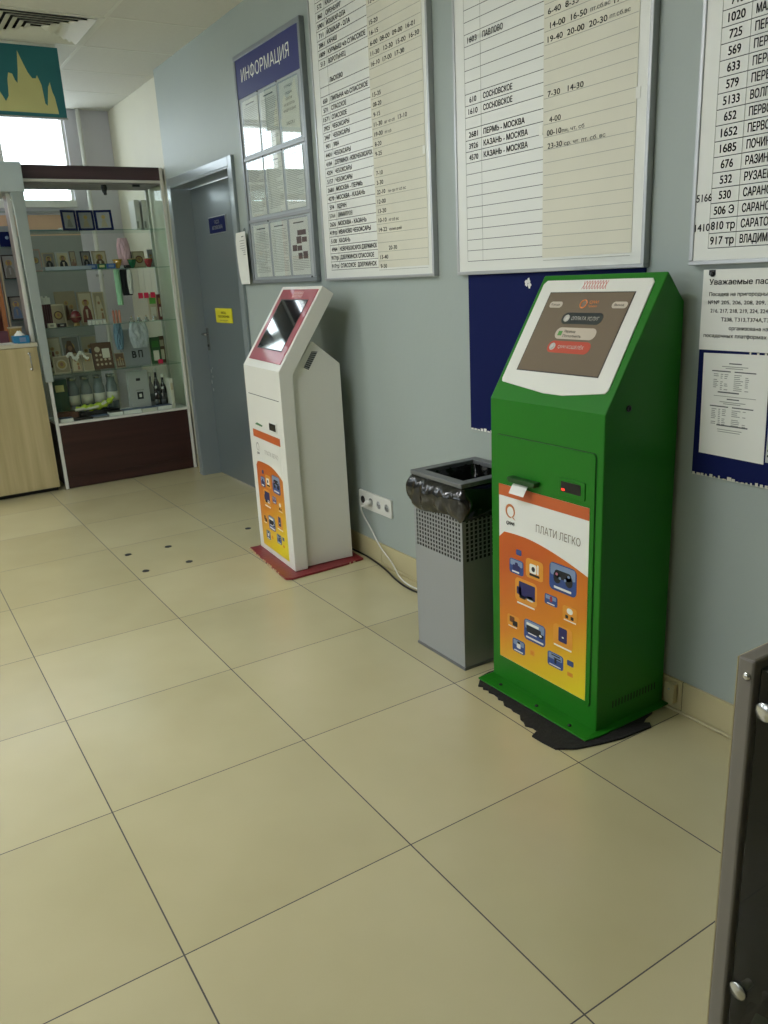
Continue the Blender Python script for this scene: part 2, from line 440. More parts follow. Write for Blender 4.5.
# door: casing, recessed leaf, two signs, handle
b = B(); cw = .055
b.box(DX0 - cw, DX0, WY - .02, WY - .0005, 0.001, DZ + cw, M['casing'])
b.box(DX1, DX1 + cw, WY - .02, WY - .0005, 0.001, DZ + cw, M['casing'])
b.box(DX0, DX1, WY - .02, WY - .0005, DZ, DZ + cw, M['casing'])
b.box(DX0, DX0 + .012, WY - .02, WY + .14, 0.001, DZ, M['casing'])
b.box(DX1 - .012, DX1, WY - .02, WY + .14, 0.001, DZ, M['casing'])
b.box(DX0 + .012, DX1 - .012, WY - .02, WY + .14, DZ - .012, DZ, M['casing'])
struct(b.build('door_1_frame', bevel=.003))
door = struct(B().box(DX0 + .014, DX1 - .014, 1.792, 1.83, .006, DZ - .016, M['doorp']).build('door_1', bevel=.002))
b = B()
b.box(-4.30, -4.262, 1.788, 1.7919, .93, 1.09, M['steel'])
b.tube([(-4.281, 1.789, 1.05), (-4.281, 1.752, 1.05), (-4.265, 1.745, 1.05), (-4.18, 1.745, 1.05)], .008, M['steel'], 10)
b.lathe([(.009, 0), (.009, .005)], (-4.281, 1.788, .965), M['dark'], 12, (0, -1, 0))
b.build('door_handle', door)
b = B()
for x, z, r in ((-4.29, .78, .012), (-4.27, .74, .008), (-4.30, .70, .014), (-4.26, .80, .006), (-4.285, .64, .010)):
    pts = [(x + r * math.cos(a) * random.uniform(.6, 1.1), z + 1.4 * r * math.sin(a) * random.uniform(.6, 1.1)) for a in [k * PI / 4 for k in range(8)]]
    B().prism(pts, (1.7912, 1.792), M['alu'], XF).build('paint_chip', door)
sg = thing('door_sign', 'small blue sign with two white lines on the grey metal door', 'sign', (-3.87, 1.79, 1.77))
F0 = lambda x, y, z: (x + 3.87, y - 1.79, z - 1.77)
B().box(-4.022, -3.72, 1.786, 1.791, 1.715, 1.825, M['alu'], F0).build('frame', sg, bevel=.001)
B().box(-4.014, -3.728, 1.7845, 1.786, 1.721, 1.819, M['navy'], F0).build('sign_face', sg)
b = B(); b.text('КАССА', (-.0, -.0058, .008), (1, 0, 0), (0, 0, 1), .020, M['paper'], .085, 'C', .02)
b.text('АВТОВОКЗАЛА', (-.0, -.0058, -.026), (1, 0, 0), (0, 0, 1), .020, M['paper'], .185, 'C', .02); b.build('lettering', sg)
sg = thing('door_sign', 'small yellow sign with dark lines lower down on the grey door', 'sign', (-3.92, 1.79, 1.18))
F0 = lambda x, y, z: (x + 3.92, y - 1.79, z - 1.18)
B().box(-4.068, -3.772, 1.786, 1.791, 1.135, 1.232, M['yellow'], F0).build('sign_face', sg, bevel=.001)
b = B(); b.text('ВХОД', (0, -.0046, .016), (1, 0, 0), (0, 0, 1), .013, M['ink'], .085, 'C', .02)
b.text('ПОСТОРОННИМ', (0, -.0046, -.010), (1, 0, 0), (0, 0, 1), .014, M['ink'], .20, 'C', .02)
b.text('воспрещён', (0, -.0046, -.032), (1, 0, 0), (0, 0, 1), .008, M['ink2'], .14, 'C'); b.build('lettering', sg)

# ceiling vent
vt = thing('ceiling_vent', 'square white four-way air vent with nested slats in the ceiling', 'vent', (-3.73, .8, CEIL))
b = B()
for (x0, x1, y0, y1) in ((-.296, .296, -.296, -.266), (-.296, .296, .266, .296), (-.296, -.266, -.266, .266), (.266, .296, -.266, .266)):
    b.box(x0, x1, y0, y1, -.006, .002, M['tbar'])
b.build('frame', vt)
B().box(-.294, .294, -.294, .294, .07, .075, M['inside']).build('backing', vt)
b = B()
for (x0, x1, y0, y1) in ((-.29, .29, -.29, -.285), (-.29, .29, .285, .29), (-.29, -.285, -.285, .285), (.285, .29, -.285, .285)): b.box(x0, x1, y0, y1, .003, .07, M['inside'])
b.build('duct', vt)
for k, a in enumerate((.262, .222, .182, .142, .102, .062)):
    b = B(); i = a - .033; v = []
    for r, z in ((a, -.008), (a, -.006), (i, .008), (i, .006)):
        v += [(-r, -r, z), (r, -r, z), (r, r, z), (-r, r, z)]
    fs = []
    for q in range(4):
        n = (q + 1) % 4
        for s_ in range(4):
            t_ = (s_ + 1) % 4; fs.append((s_ * 4 + q, s_ * 4 + n, t_ * 4 + n, t_ * 4 + q))
    b.faces(v, fs, M['tbar']); b.build('slat', vt)

# ceiling lamps (behind the photographer and out of the picture)
lampm = glow((246, 248, 252), 35.0)
for k, (x0, x1, y0, y1) in enumerate(LAMPS):
    cx, cy = (x0 + x1) / 2, (y0 + y1) / 2
    t = thing('ceiling_lamp', 'square recessed fluorescent ceiling lamp out of the picture', 'lamp', (cx, cy, CEIL), 0, 'ceiling lamps')
    b = B()
    for (a0, a1, b0, b1) in ((-.298, .298, -.298, -.27), (-.298, .298, .27, .298), (-.298, -.27, -.27, .27), (.27, .298, -.27, .27)): b.box(a0, a1, b0, b1, -.004, .02, M['tbar'])
    b.box(-.298, .298, -.298, .298, .07, .075, M['white']); b.build('frame', t)
    B().box(-.27, .27, -.27, .27, .012, .016, lampm).build('diffuser', t)

# ================================================================== GREEN PAYMENT KIOSK
GX, GY = -.311, 1.342
gk = thing('payment_kiosk', 'tall green self-service payment kiosk with white-framed tilted screen', 'payment kiosk', (GX, GY, 0))
W2 = .244
prof = [(0, .012), (0, 1.004), (.234, 1.374), (.292, 1.306), (.308, 1.29), (.308, .012)]
B().prism(prof, (-W2, W2), M['green'], YF).build('body', gk, bevel=.004)
# flange plate on the floor
b = B()
out = [(-.252, -.064), (.255, -.058), (.264, -.004), (.262, .318), (-.256, .318)]
inn = [(-.244, -.012), (.2445, -.012), (.2445, .0), (.2445, .308), (-.244, .308)]
v = [(x, y, .008) for x, y in out] + [(x, y, .013) for x, y in out] + [(x, y, .017) for x, y in inn] 
fs = [(4, 3, 2, 1, 0), (10, 11, 12, 13, 14)] + [(k, (k + 1) % 5, 5 + (k + 1) % 5, 5 + k) for k in range(5)] + [(5 + k, 5 + (k + 1) % 5, 10 + (k + 1) % 5, 10 + k) for k in range(5)]
b.faces(v, fs, M['green'])
b.build('base_flange', gk, bevel=.002)
for x in (-.16, .02, .17): B().lathe([(.006, 0), (.006, .004), (.001, .005)], (x, -.038, .0145), M['dark'], 10).build('bolt', gk)
# front service door (thin raised panel with a shadow gap)
b = B()
b.prism(rounded(-.213, .219, .088, .892, .012), (-.0010, .0), M['green_dk'], XF)
b.prism(rounded(-.2105, .2165, .0905, .8895, .011), (-.0042, -.0005), M['green'], XF)
dr = b.build('service_door', gk, bevel=.001)
# side vent slots and lock
b = B()
for k in range(15):
    y = .070 + k * .0138; b.box(W2 - .0002, W2 + .0006, y, y + .0035, .074, .098, M['inside'])
b.build('vent_slots', gk)
B().lathe([(.0095, 0), (.0095, .003), (.005, .0035), (.004, .001)], (W2 - .0005, .092, 1.010), M['black'], 16, (1, 0, 0)).build('lock', gk)
# tilted face frame: local axes
TH = math.atan2(.370, .234)
def tilt(o, th):
    c, s_ = math.cos(th), math.sin(th)
    # (x, s along slope, d outwards normal)
    return lambda x, s, d: (x, o[1] + s * c - d * s_, o[2] + s * s_ + d * c)
TG = tilt((0, 0, 1.004), TH)
TGp = lambda a, b_, c: TG(a, b_, c)
bez = [(-.222, .062), (-.227, .072), (-.2265, .405), (-.216, .4165), (.206, .4165), (.213, .408), (.219, .068), (.212, .058), (.09, .040), (-.05, .036)]
bez = [(-.220, .060), (-.2255, .070), (-.2255, .404), (-.214, .4165), (.203, .4165), (.2135, .405), (.2205, .070), (.213, .0590), (.06, .0375), (-.02, .0375)]
b = B(); b.prism(bez, (.0, .004), M['kwhite'], TGp); bz = b.build('screen_bezel', gk, bevel=.0015)
SX0, SX1, SZ0, SZ1 = -.173, .163, .106, .371
b = B(); b.prism([(SX0 - .003, SZ0 - .003), (SX1 + .003, SZ0 - .003), (SX1 + .003, SZ1 + .003), (SX0 - .003, SZ1 + .003)], (.0035, .0046), M['black'], TGp)
b.build('screen_seal', gk)
def screen_mat(rgb, s, name):
    m = col(rgb, 0.12, var=0.1, scale=6, coat=1.0, key=name)
    b_ = m.node_tree.nodes['Principled BSDF']; b_.inputs['Emission Color'].default_value = (*lin(rgb), 1); b_.inputs['Emission Strength'].default_value = s
    return m
smt = screen_mat((98, 86, 72), .30, 'taupe_screen')
b = B(); b.prism([(SX0, SZ0), (SX1, SZ0), (SX1, SZ1), (SX0, SZ1)], (.0040, .0052), smt, TGp); scr = b.build('screen', gk)
def pill(b, x0, x1, z0, z1, m, d): b.prism(rounded(x0, x1, z0, z1, min((z1 - z0) / 2 - .0005, (x1 - x0) / 2), 6), (.005, d), m, TGp)
sb = screen_mat((38, 46, 50), .15, 'dark_button'); sgm = screen_mat((168, 158, 142), .3, 'pale_button'); sr = screen_mat((168, 70, 56), .25, 'red_button'); so = screen_mat((190, 108, 52), .3, 'orange_mark'); sw = screen_mat((176, 172, 162), .2, 'white_mark'); sgr = screen_mat((80, 130, 70), .3, 'green_mark')
b = B(); up = TG(0, 1, 0); dn = TG(0, 0, 0); UZ = Vector(up) - Vector(dn)
NV = Vector(TG(0, 0, 1)) - Vector(dn)
def st(b, s_, x, s, h, m, w, al='L', bold=0): b.text(s_, Vector(TG(x, s, .0065)), (1, 0, 0), UZ, h, m, w, al, bold)
b = B(); pill(b, -.076, .088, .266, .304, sb, .0056); b.lathe([(.012, 0), (.012, .0004)], TG(-.056, .285, .0057), sw, 16, NV)
st(b, 'ОПЛАТА УСЛУГ', -.035, .279, .011, sw, .110); b.build('screen_button', scr)
b = B(); pill(b, -.076, .088, .216, .254, sgm, .0056); b.box(-.064, -.048, .227, .242, .0057, .0061, sgr, TGp)
st(b, 'Перевод', -.040, .237, .008, sb, .045); st(b, 'Пополнить', -.040, .222, .008, sb, .075); b.build('screen_button', scr)
b = B(); pill(b, -.084, .090, .170, .209, sr, .0056); b.lathe([(.012, 0), (.012, .0004), (.009, .0004), (.009, 0.0002)], TG(-.064, .190, .0057), sw, 16, NV)
st(b, 'QIWI КОШЕЛЁК', -.040, .185, .010, sw, .105); b.build('screen_button', scr)
b = B()
b.tube([TG(-.012 + .013 * math.cos(a), .333 + .013 * math.sin(a), .006) for a in [k * PI / 10 for k in range(21)]], .0022, so, 6)
st(b, 'QIWI', .010, .334, .010, so, .035); st(b, 'Терминал', .010, .322, .007, so, .035)
pill(b, -.155, -.100, .320, .341, sgm, .0055); pill(b, .100, .157, .320, .341, sgm, .0055)
st(b, 'Помощь', -.147, .327, .007, sb, .038); st(b, 'Выход', .110, .327, .007, sb, .036)
b.build('screen_header', scr)
b = B(); b.prism([(-.062, .380), (.045, .380), (.050, .413), (-.052, .413)], (.0041, .0048), M['paper'], TGp)
ru = col((196, 96, 84), .6, key='red_print')
for k in range(9):
    for sgn in (1, -1):
        x_ = -.050 + k * .0108 + (0 if sgn > 0 else .009)
        b.prism([(x_, .383), (x_ + .0022, .383), (x_ + .0022 + sgn * .009, .411), (x_ + sgn * .009, .411)], (.0049, .0051), ru, TGp)
b.build('patterned_sticker', gk)
# bill slot and receipt slot
b = B()
b.prism(rounded(.075, .182, .745, .800, .006), (-.0075, -.004), M['green'], XF)
ba = b.build('bill_acceptor', gk, bevel=.001)
B().prism(rounded(.087, .166, .758, .790, .003), (-.0090, -.0070), M['black'], XF).build('slot', ba)
B().box(.090, .103, -.0098, -.0088, .762, .768, glow((255, 60, 40), 1.2, 'red_led')).build('indicator_light', ba)
b = B(); b.prism([(-.132, .760), (-.126, .750), (-.012, .750), (-.006, .760), (-.006, .766), (-.132, .766)], (-.030, -.004), M['green_dk'], XF)
rs = b.build('receipt_slot', gk, bevel=.0015)
b = B(); v = []
for k in range(9):
    t = k / 8; y = -.012 - .026 * t; z = .7485 - .026 * t - .006 * t * t
    v += [(-.118 + .004 * t, y, z), (-.050 + .004 * t, y, z), ]
b.faces(v, [(2 * k, 2 * k + 1, 2 * k + 3, 2 * k + 2) for k in range(8)], M['paper'])
o = b.build('receipt', gk); o.modifiers.new('thick', 'SOLIDIFY').thickness = .0004

PNK_ = col((190, 120, 140), .5, key='pink_print'); BRN_ = col((104, 60, 34), .5, key='brown_print')
# the poster on the green kiosk / white kiosk share the same artwork
def poster(parent, x0, x1, z0, ztop_strip, zs, zw, zcurve, y, white, tiles=True, faded=False, strip=True):
    """z0 bottom, zs..ztop_strip orange strip, zw..zs white, zcurve(x)= top edge of gradient"""
    F_ = XF; t = .0006
    b = B().box(x0, x1, y - t, y, z0, ztop_strip, white); pb = b.build('poster', parent)
    w = x1 - x0; X = lambda u: x0 + u * w
    if strip: B().box(x0, x1, y - 2 * t, y - t, zs, ztop_strip, M['orange']).build('orange_strip', pb)
    top = [(X(k / 16), zcurve(k / 16)) for k in range(17)]
    poly = [(x0, z0 + .001), (x1, z0 + .001)] + top[::-1]
    B().prism(poly, (y - 2 * t, y - t), M['grad'], F_).build('orange_field', pb)
    H = zw - z0   # zw: z of the left start of the field
    return pb, X

pb, X = poster(gk, -.199, .200, .105, .728, .690, .55, lambda u: .552 + .006 * math.sin(min(1, u / .25) * PI / 2) + (.012 if u < .3 else .012 - .055 * ((u - .3) / .7) ** 1.6) - (.02 * (1 - min(1, u / .06)) ** 2), -.0045, M['paper'])
def art(pb, x0, w, zf, y, ink=None, blue=None, lt=None, small=False):
    """app tiles: u0,u1 across the poster, z0,z1 as zf(v) 0 bottom..1 top of the field"""
    blue = blue or M['tileblue']; lt = lt or M['tilelt']
    def R(b, u0, u1, v0, v1, m, d, r=.18):
        a0, a1, c0, c1 = x0 + u0 * w, x0 + u1 * w, zf(v0), zf(v1)
        b.prism(rounded(a0, a1, c0, c1, r * min(a1 - a0, c1 - c0), 4), (y - d, y), m, XF)
    P = M['paper']; I = M['ink']; Q = M['inkblue']
    TL = [('dot', .213, .275, .872, .914), ('house', .13, .30, .72, .833), ('cam', .33, .53, .735, .88), ('pad', .60, .89, .72, .92), ('tv', .20, .46, .52, .70), ('fig', .55, .69, .593, .67),
          ('pig', .75, .90, .535, .64), ('cube', .10, .25, .288, .38), ('truck', .31, .56, .245, .407), ('phone', .65, .86, .315, .475), ('card', .165, .32, .10, .205), ('gdot', .38, .435, .135, .18), ('tool', .59, .765, .135, .245), ('dot', .807, .875, .205, .245), ('gdot', .81, .87, .125, .155)]
    for kind, u0, u1, v0, v1 in TL:
        gold = kind in ('cam', 'tv', 'pig', 'cube', 'phone', 'gdot')
        p = b = g = B()
        R(g if gold else b, u0, u1, v0, v1, M['tilegold'] if gold else blue, .0008 if not gold else .0007)
        if kind in ('house', 'pad', 'truck', 'card', 'tool', 'fig'): R(b, u0 + .012, u1 - .012, v0 + (v1 - v0) * .55, v1 - .007, lt, .0009)
        def rr(a0, a1, c0, c1, m_, r=.2, d=.0012): R(p, u0 + (u1 - u0) * a0, u0 + (u1 - u0) * a1, v0 + (v1 - v0) * c0, v0 + (v1 - v0) * c1, m_, d, r)
        if kind == 'house': rr(.25, .75, .25, .62, Q); rr(.40, .62, .55, .80, Q, .4); rr(.2, .7, .10, .20, P)
        elif kind == 'cam': rr(.22, .62, .28, .76, P); rr(.34, .54, .38, .64, I, .5, .0014); rr(.66, .74, .3, .8, P, .3); rr(.22, .8, .14, .26, I, .3)
        elif kind == 'pad':
            rr(.20, .82, .48, .78, I, .4); rr(.16, .42, .28, .72, I, .5); rr(.60, .86, .28, .72, I, .5)
            for q_ in ((.28, .62), (.72, .66), (.40, .5), (.60, .5)): rr(q_[0] - .045, q_[0] + .045, q_[1] - .05, q_[1] + .05, M['tilelt'] if q_[0] > .35 else PNK_, .5, .0015)
            rr(.18, .82, .09, .17, P, .1)
        elif kind == 'tv': rr(.18, .92, .25, .88, Q, .05); rr(.08, .3, .3, .62, Q, .1); rr(.55, .85, .18, .38, P, .4); rr(.2, .5, .16, .30, I, .4); rr(.1, .9, -.10, -.04, P, .1)
        elif kind == 'fig': rr(.42, .62, .35, .9, M['red'], .4); rr(.2, .8, .1, .2, P, .1)
        elif kind == 'pig': rr(.3, .72, .50, .90, P, .5); rr(.2, .4, .15, .38, I); rr(.58, .78, .15, .38, I); rr(.1, .95, -.02, .05, P, .1)
        elif kind == 'cube': rr(.2, .6, .4, .9, BRN_, .15); rr(.45, .85, .15, .6, I, .15); rr(.1, .8, -.02, .06, P, .1)
        elif kind == 'truck': rr(.12, .80, .40, .72, I, .15); rr(.12, .70, .74, .86, P, .3); rr(.7, .92, .36, .56, I, .3); rr(.72, .84, .42, .52, P, .5, .0014); rr(.2, .6, .33, .38, P, .2); rr(.1, .92, .10, .18, P, .1)
        elif kind == 'phone': rr(.28, .72, .25, .92, Q, .1); rr(.46, .56, .45, .52, P, .4, .0014); rr(.05, .95, -.02, .05, P, .1)
        elif kind == 'card': rr(.35, .65, .35, .7, P, .2); rr(.4, .62, .7, .88, I, .2); rr(.15, .85, .08, .16, P, .1)
        elif kind == 'tool': rr(.25, .8, .80, .88, I, .2); rr(.4, .85, .62, .70, I, .2); rr(.45, .58, .3, .66, I, .2); rr(.12, .85, .08, .16, P, .1)
        elif kind == 'gdot': rr(.2, .8, .2, .8, col((214, 132, 40), .5, key='amber_print'), .3)
        p.build('gold_app_tile' if gold else 'blue_app_tile', pb)
zf = lambda v: .105 + v * .455
art(pb, -.199, .399, zf, -.0057)
def qlogo(b, cx, cz, r, y, m, ti):
    n = 28
    pts = [(cx + r * math.cos(a), y, cz + r * 1.05 * math.sin(a)) for a in [math.radians(-62 + 350 * k / n) for k in range(n + 1)]]
    th = [ti * (.6 + .9 * math.sin(PI * k / n)) for k in range(n + 1)]
    v = []
    for k, p in enumerate(pts):
        d = Vector((p[0] - cx, 0, (p[2] - cz))).normalized(); v += [(p[0] + d.x * th[k] / 2, y, p[2] + d.z * th[k] / 2), (p[0] - d.x * th[k] / 2, y, p[2] - d.z * th[k] / 2)]
    b.faces(v, [(2 * k, 2 * k + 1, 2 * k + 3, 2 * k + 2) for k in range(n)], m)
    b.faces([(cx + r * .35, y, cz - r * .75), (cx + r * .62, y, cz - r * .80), (cx + r * 1.25, y, cz - r * 1.3), (cx + r * 1.2, y, cz - r * 1.36), (cx + r * .6, y, cz - r * 1.12)], [(0, 1, 2, 3, 4)], m)
b = B(); og = col((196, 120, 66), .5, key='orange_print'); qlogo(b, -.143, .643, .0195, -.0058, og, .006)
b.text('QIWI', (-.143, -.0058, .596), (1, 0, 0), (0, 0, 1), .0115, M['ink'], .040, 'C', .03, shear=.2); b.build('logo', pb)
b = B(); b.text('ПЛАТИ ЛЕГКО', (-.022, -.0058, .602), (1, 0, 0), (0, 0, 1), .024, col((122, 112, 92), .6, key='khaki_print'), .190, 'L', 0.0); b.build('lettering', pb)

# ragged rubber mat under it
b = B()
pts = [(-.27, .0), (-.262, -.045), (-.23, -.078)]
x = -.23
while x < .10:
    x += random.uniform(.012, .024); pts.append((x, -.085 - .028 * (x + .23) / .33 + random.uniform(-.009, .009) - (.018 if x > .03 else 0)))
pts += [(.13, -.16), (.175, -.158), (.225, -.152), (.262, -.10), (.285, -.03), (.305, .05), (.31, .12), (.315, .17), (.297, .185), (.285, .17), (.27, .2), (.262, .24), (.2, .31), (-.24, .31)]
b.prism([(p[0] + GX, p[1] + GY) for p in pts], (.0006, .0075), M['mat_rubber'], ZF)
tag(b.build('rubber_mat', bevel=.0015), 'ragged black rubber mat lying under the green kiosk', 'mat')

# ================================================================== WHITE PAYMENT KIOSK
wk = thing('payment_kiosk', 'narrow white payment kiosk with red-framed screen and stepped back', 'payment kiosk', (-2.20, 1.267, 0), math.radians(-4))
H = .2465
th2 = math.radians(56); c2, s2 = math.cos(th2), math.sin(th2)
Lw = .448; tk = .068
k1 = (tk, .995 - tk * math.tan((PI / 2 - th2) / 2))       # inner knee
t1 = (Lw * c2, .995 + Lw * s2)
t2 = (t1[0] + tk * s2, t1[1] - tk * c2)
slab = [(0, .012), (0, .995), t1, t2, k1, (tk, .012)]
B().prism(slab, (-H, H), M['kwhite'], YF).build('front_cabinet', wk, bevel=.003)
P1 = (.195, 1.115)
body = [(tk, .014), (tk, k1[1] - .002), (P1[0] - .006, P1[1]), (P1[0], P1[1]), (.328, 1.002), (.332, .014)]
bd = B().prism(body, (-H + .03, H - .03), M['kwhite'], YF).build('rear_cabinet', wk, bevel=.003)
# grille on the rear cabinet side
b = B()
xg = H - .03
g0, g1, g2_, g3 = (.185, 1.072), (.216, 1.068), (.163, .987), (.138, 1.000)
b.faces([(xg + .0006, *g0), (xg + .0006, *g1), (xg + .0006, *g2_), (xg + .0006, *g3)], [(0, 1, 2, 3)], M['ink2'])
for k in range(9):
    t = (k + .5) / 9
    a_ = (g0[0] + (g3[0] - g0[0]) * t, g0[1] + (g3[1] - g0[1]) * t); c_ = (g1[0] + (g2_[0] - g1[0]) * t, g1[1] + (g2_[1] - g1[1]) * t)
    b.tube([(xg + .0012, *a_), (xg + .0012, *c_)], .0014, M['alu'], 5)
b.build('side_grille', wk)
b = B(); b.prism([(.07, .015), (.07, .04), (.185, .062), (.19, .015)], (xg, xg + .0008), M['kwhite'], YF); b.build('kick_patch', wk)
TW = lambda x, s, d: (x, s * c2 - d * s2, .995 + s * s2 + d * c2)
b = B(); b.prism([(-.208, .040), (.226, .034), (.229, .430), (-.210, .430)], (.0, .003), M['red'], TW); b.build('screen_bezel', wk, bevel=.001)
b = B(); b.prism([(-.164, .100), (.170, .096), (.176, .374), (-.164, .374)], (.0028, .0042), M['black'], TW); b.build('screen_seal', wk)
b = B(); b.prism([(-.158, .106), (.165, .102), (.171, .368), (-.158, .368)], (.0040, .0048), M['screen'], TW); b.build('screen', wk)
b = B(); b.prism([(-.045, .382), (.080, .382), (.080, .420), (-.045, .420)], (.003, .0036), col((190, 120, 122), .6, key='pink_sticker'), TW)
for k in range(9):
    for q in range(4):
        if q in (0, 2): b.prism([(-.038 + k * .013, .386 + q * .008), (-.036 + k * .013, .386 + q * .008), (-.030 + k * .013, .399 + q * .008), (-.032 + k * .013, .399 + q * .008)], (.0037, .0039), M['paper'], TW)
b.build('patterned_sticker', wk)
B().box(-.205, .215, -.0012, 0, .853, .856, M['ink2']).build('door_seam', wk)
b = B(); b.prism(rounded(.050, .165, .692, .742, .005), (-.003, 0), M['kwhite'], XF); ba = b.build('bill_acceptor', wk, bevel=.001)
B().prism(rounded(.066, .148, .700, .734, .004), (-.0045, -.0025), M['black'], XF).build('slot', ba)
b = B(); gsm = col((66, 120, 70), .5, key='green_print'); b.prism([(-.15, .700), (-.05, .698), (-.04, .706), (-.12, .712)], (-.001, 0), gsm, XF); b.build('green_sticker', wk)
B().box(-.190, .188, -.0012, 0, .633, .672, M['orange']).build('orange_strip', wk)
fp = B().box(-.190, .184, -.0008, 0, .040, .632, M['kwhite']).build('poster', wk)
cur = lambda u: .50 + .010 * math.sin(min(1, u / .3) * PI / 2) - (0.05 * max(0, (u - .45) / .55) ** 2) - (.02 * (1 - min(1, u / .07)) ** 2)
poly = [(-.186, .044), (.178, .044)] + [(-.186 + .364 * k / 16, cur(k / 16)) for k in range(16, -1, -1)]
B().prism(poly, (-.0016, -.0008), M['grad'], XF).build('orange_field', fp)
art(fp, -.186, .364, lambda v: .044 + v * .462, -.0017)
b = B(); fg = col((170, 166, 158), .6, key='faded_grey_print'); qlogo(b, -.137, .585, .018, -.0018, fg, .005)
b.text('QIWI', (-.137, -.0018, .545), (1, 0, 0), (0, 0, 1), .010, M['ink2'], .036, 'C', .03); b.build('logo', fp)
b = B(); b.text('ПЛАТИ ЛЕГКО', (-.04, -.0018, .560), (1, 0, 0), (0, 0, 1), .020, fg, .185); b.build('lettering', fp)
B().lathe([(.004, 0), (.004, .001)], (.172, -.0003, .052), M['dark'], 10, (0, -1, 0)).build('lock', wk)
# red plate underneath
b = B()
out = [(-.262, -.058), (-.15, -.062), (0, -.066), (.15, -.072), (.285, -.076), (.300, -.072), (.315, -.045), (.305, .08), (.290, .24), (.266, .368), (-.25, .368)]
b.prism(out, (.0012, .011), M['redpl'], ZF)
ed = [(.0 + p[0] * 1.006, p[1] - .001) for p in out[:5]]
for k in range(24):
    t = k / 24; x = -.262 + .55 * t; y = -.0595 - .016 * t
    if random.random() < .75: b.box(x, x + random.uniform(.008, .023), y - .004, y + .003, .0015, .0105 + random.uniform(0, .0012), M['chip'])
for k in range(12):
    t = k / 12; x = .304 - .03 * t; y = .0 + .33 * t
    if random.random() < .6: b.box(x - .003, x + .0035, y, y + random.uniform(.01, .025), .0015, .0108, M['chip'])
pl = b.build('red_plate', bevel=.0012, loc=(-2.20, 1.267, 0), rot=(0, 0, math.radians(-4)))
tag(pl, 'dark red painted board with chipped edges under the white kiosk', 'base board')

# ================================================================== WASTE BIN
BX0, BX1, BY0, BY1, BH = -.945, -.651, 1.290, 1.585, .705
bn = thing('waste_bin', 'square grey metal waste bin with perforated upper walls', 'waste bin', ((BX0 + BX1) / 2, (BY0 + BY1) / 2, 0))
w = (BX1 - BX0) / 2; d = (BY1 - BY0) / 2
b = B()
def perf(b, F, half, z0, z1, nx, nz, hx):
    """wall panel with square holes between z0..z1; F(u,z,depth)"""
    t = .0012; px = 2 * hx / nx; pz = (z1 - z0) / nz; hw = px * .31
    for (zz0, zz1) in ((.004, z0), (z1, BH - .02)):
        b.box(-half, half, zz0, zz1, 0, t, M['binm'], lambda u, z, c: F(u, z, c))
    b.box(-half, -hx, z0, z1, 0, t, M['binm'], lambda u, z, c: F(u, z, c)); b.box(hx, half, z0, z1, 0, t, M['binm'], lambda u, z, c: F(u, z, c))
    for i in range(nx + 1):
        u = -hx + i * px
        a_ = u - (px / 2 - hw) if i else u; c_ = u + (px / 2 - hw) if i < nx else u
        b.box(a_, c_, z0, z1, 0, t, M['binm'], lambda u_, z, c: F(u_, z, c))
    for i in range(nx):
        uc = -hx + (i + .5) * px
        for j in range(nz + 1):
            z = z0 + j * pz; zz0 = z - (pz / 2 - hw) if j else z; zz1 = z + (pz / 2 - hw) if j < nz else z
            b.box(uc - hw, uc + hw, zz0, zz1, 0, t, M['binm'], lambda u_, z_, c: F(u_, z_, c))
perf(b, lambda u, z, c: (u, -d + c, z), w, .415, .640, 16, 14, w - .010)
perf(b, lambda u, z, c: (w - c, u, z), d, .415, .640, 14, 14, d - .012)
perf(b, lambda u, z, c: (-w + c, u, z), d, .415, .640, 14, 14, d - .012)
b.box(-w, w, d - .0012, d, .004, BH - .02, M['binm']); b.box(-w, w, -d, d, .002, .006, M['bindk'])
b.build('body', bn)
B().box(-w + .012, w - .012, -d + .012, d - .012, .02, .60, M['inside']).build('inner_bucket', bn)
b = B(); r_ = .034; e_ = .006
for (x0, x1, y0, y1) in ((-w - e_, w + e_, -d - e_, -d + r_), (-w - e_, w + e_, d - r_, d + e_), (-w - e_, -w + r_, -d + r_, d - r_), (w - r_, w + e_, -d + r_, d - r_)):
    b.box(x0, x1, y0, y1, BH - .016, BH, M['bindk'])
b.build('rim_frame', bn, bevel=.002)
for x0, y0, n_ in ((-w - .001, -d - .001, 0),): B().box(-w - .004, w + .004, -d - .004, d + .004, .0005, .010, M['bindk']).build('foot_frame', bn)
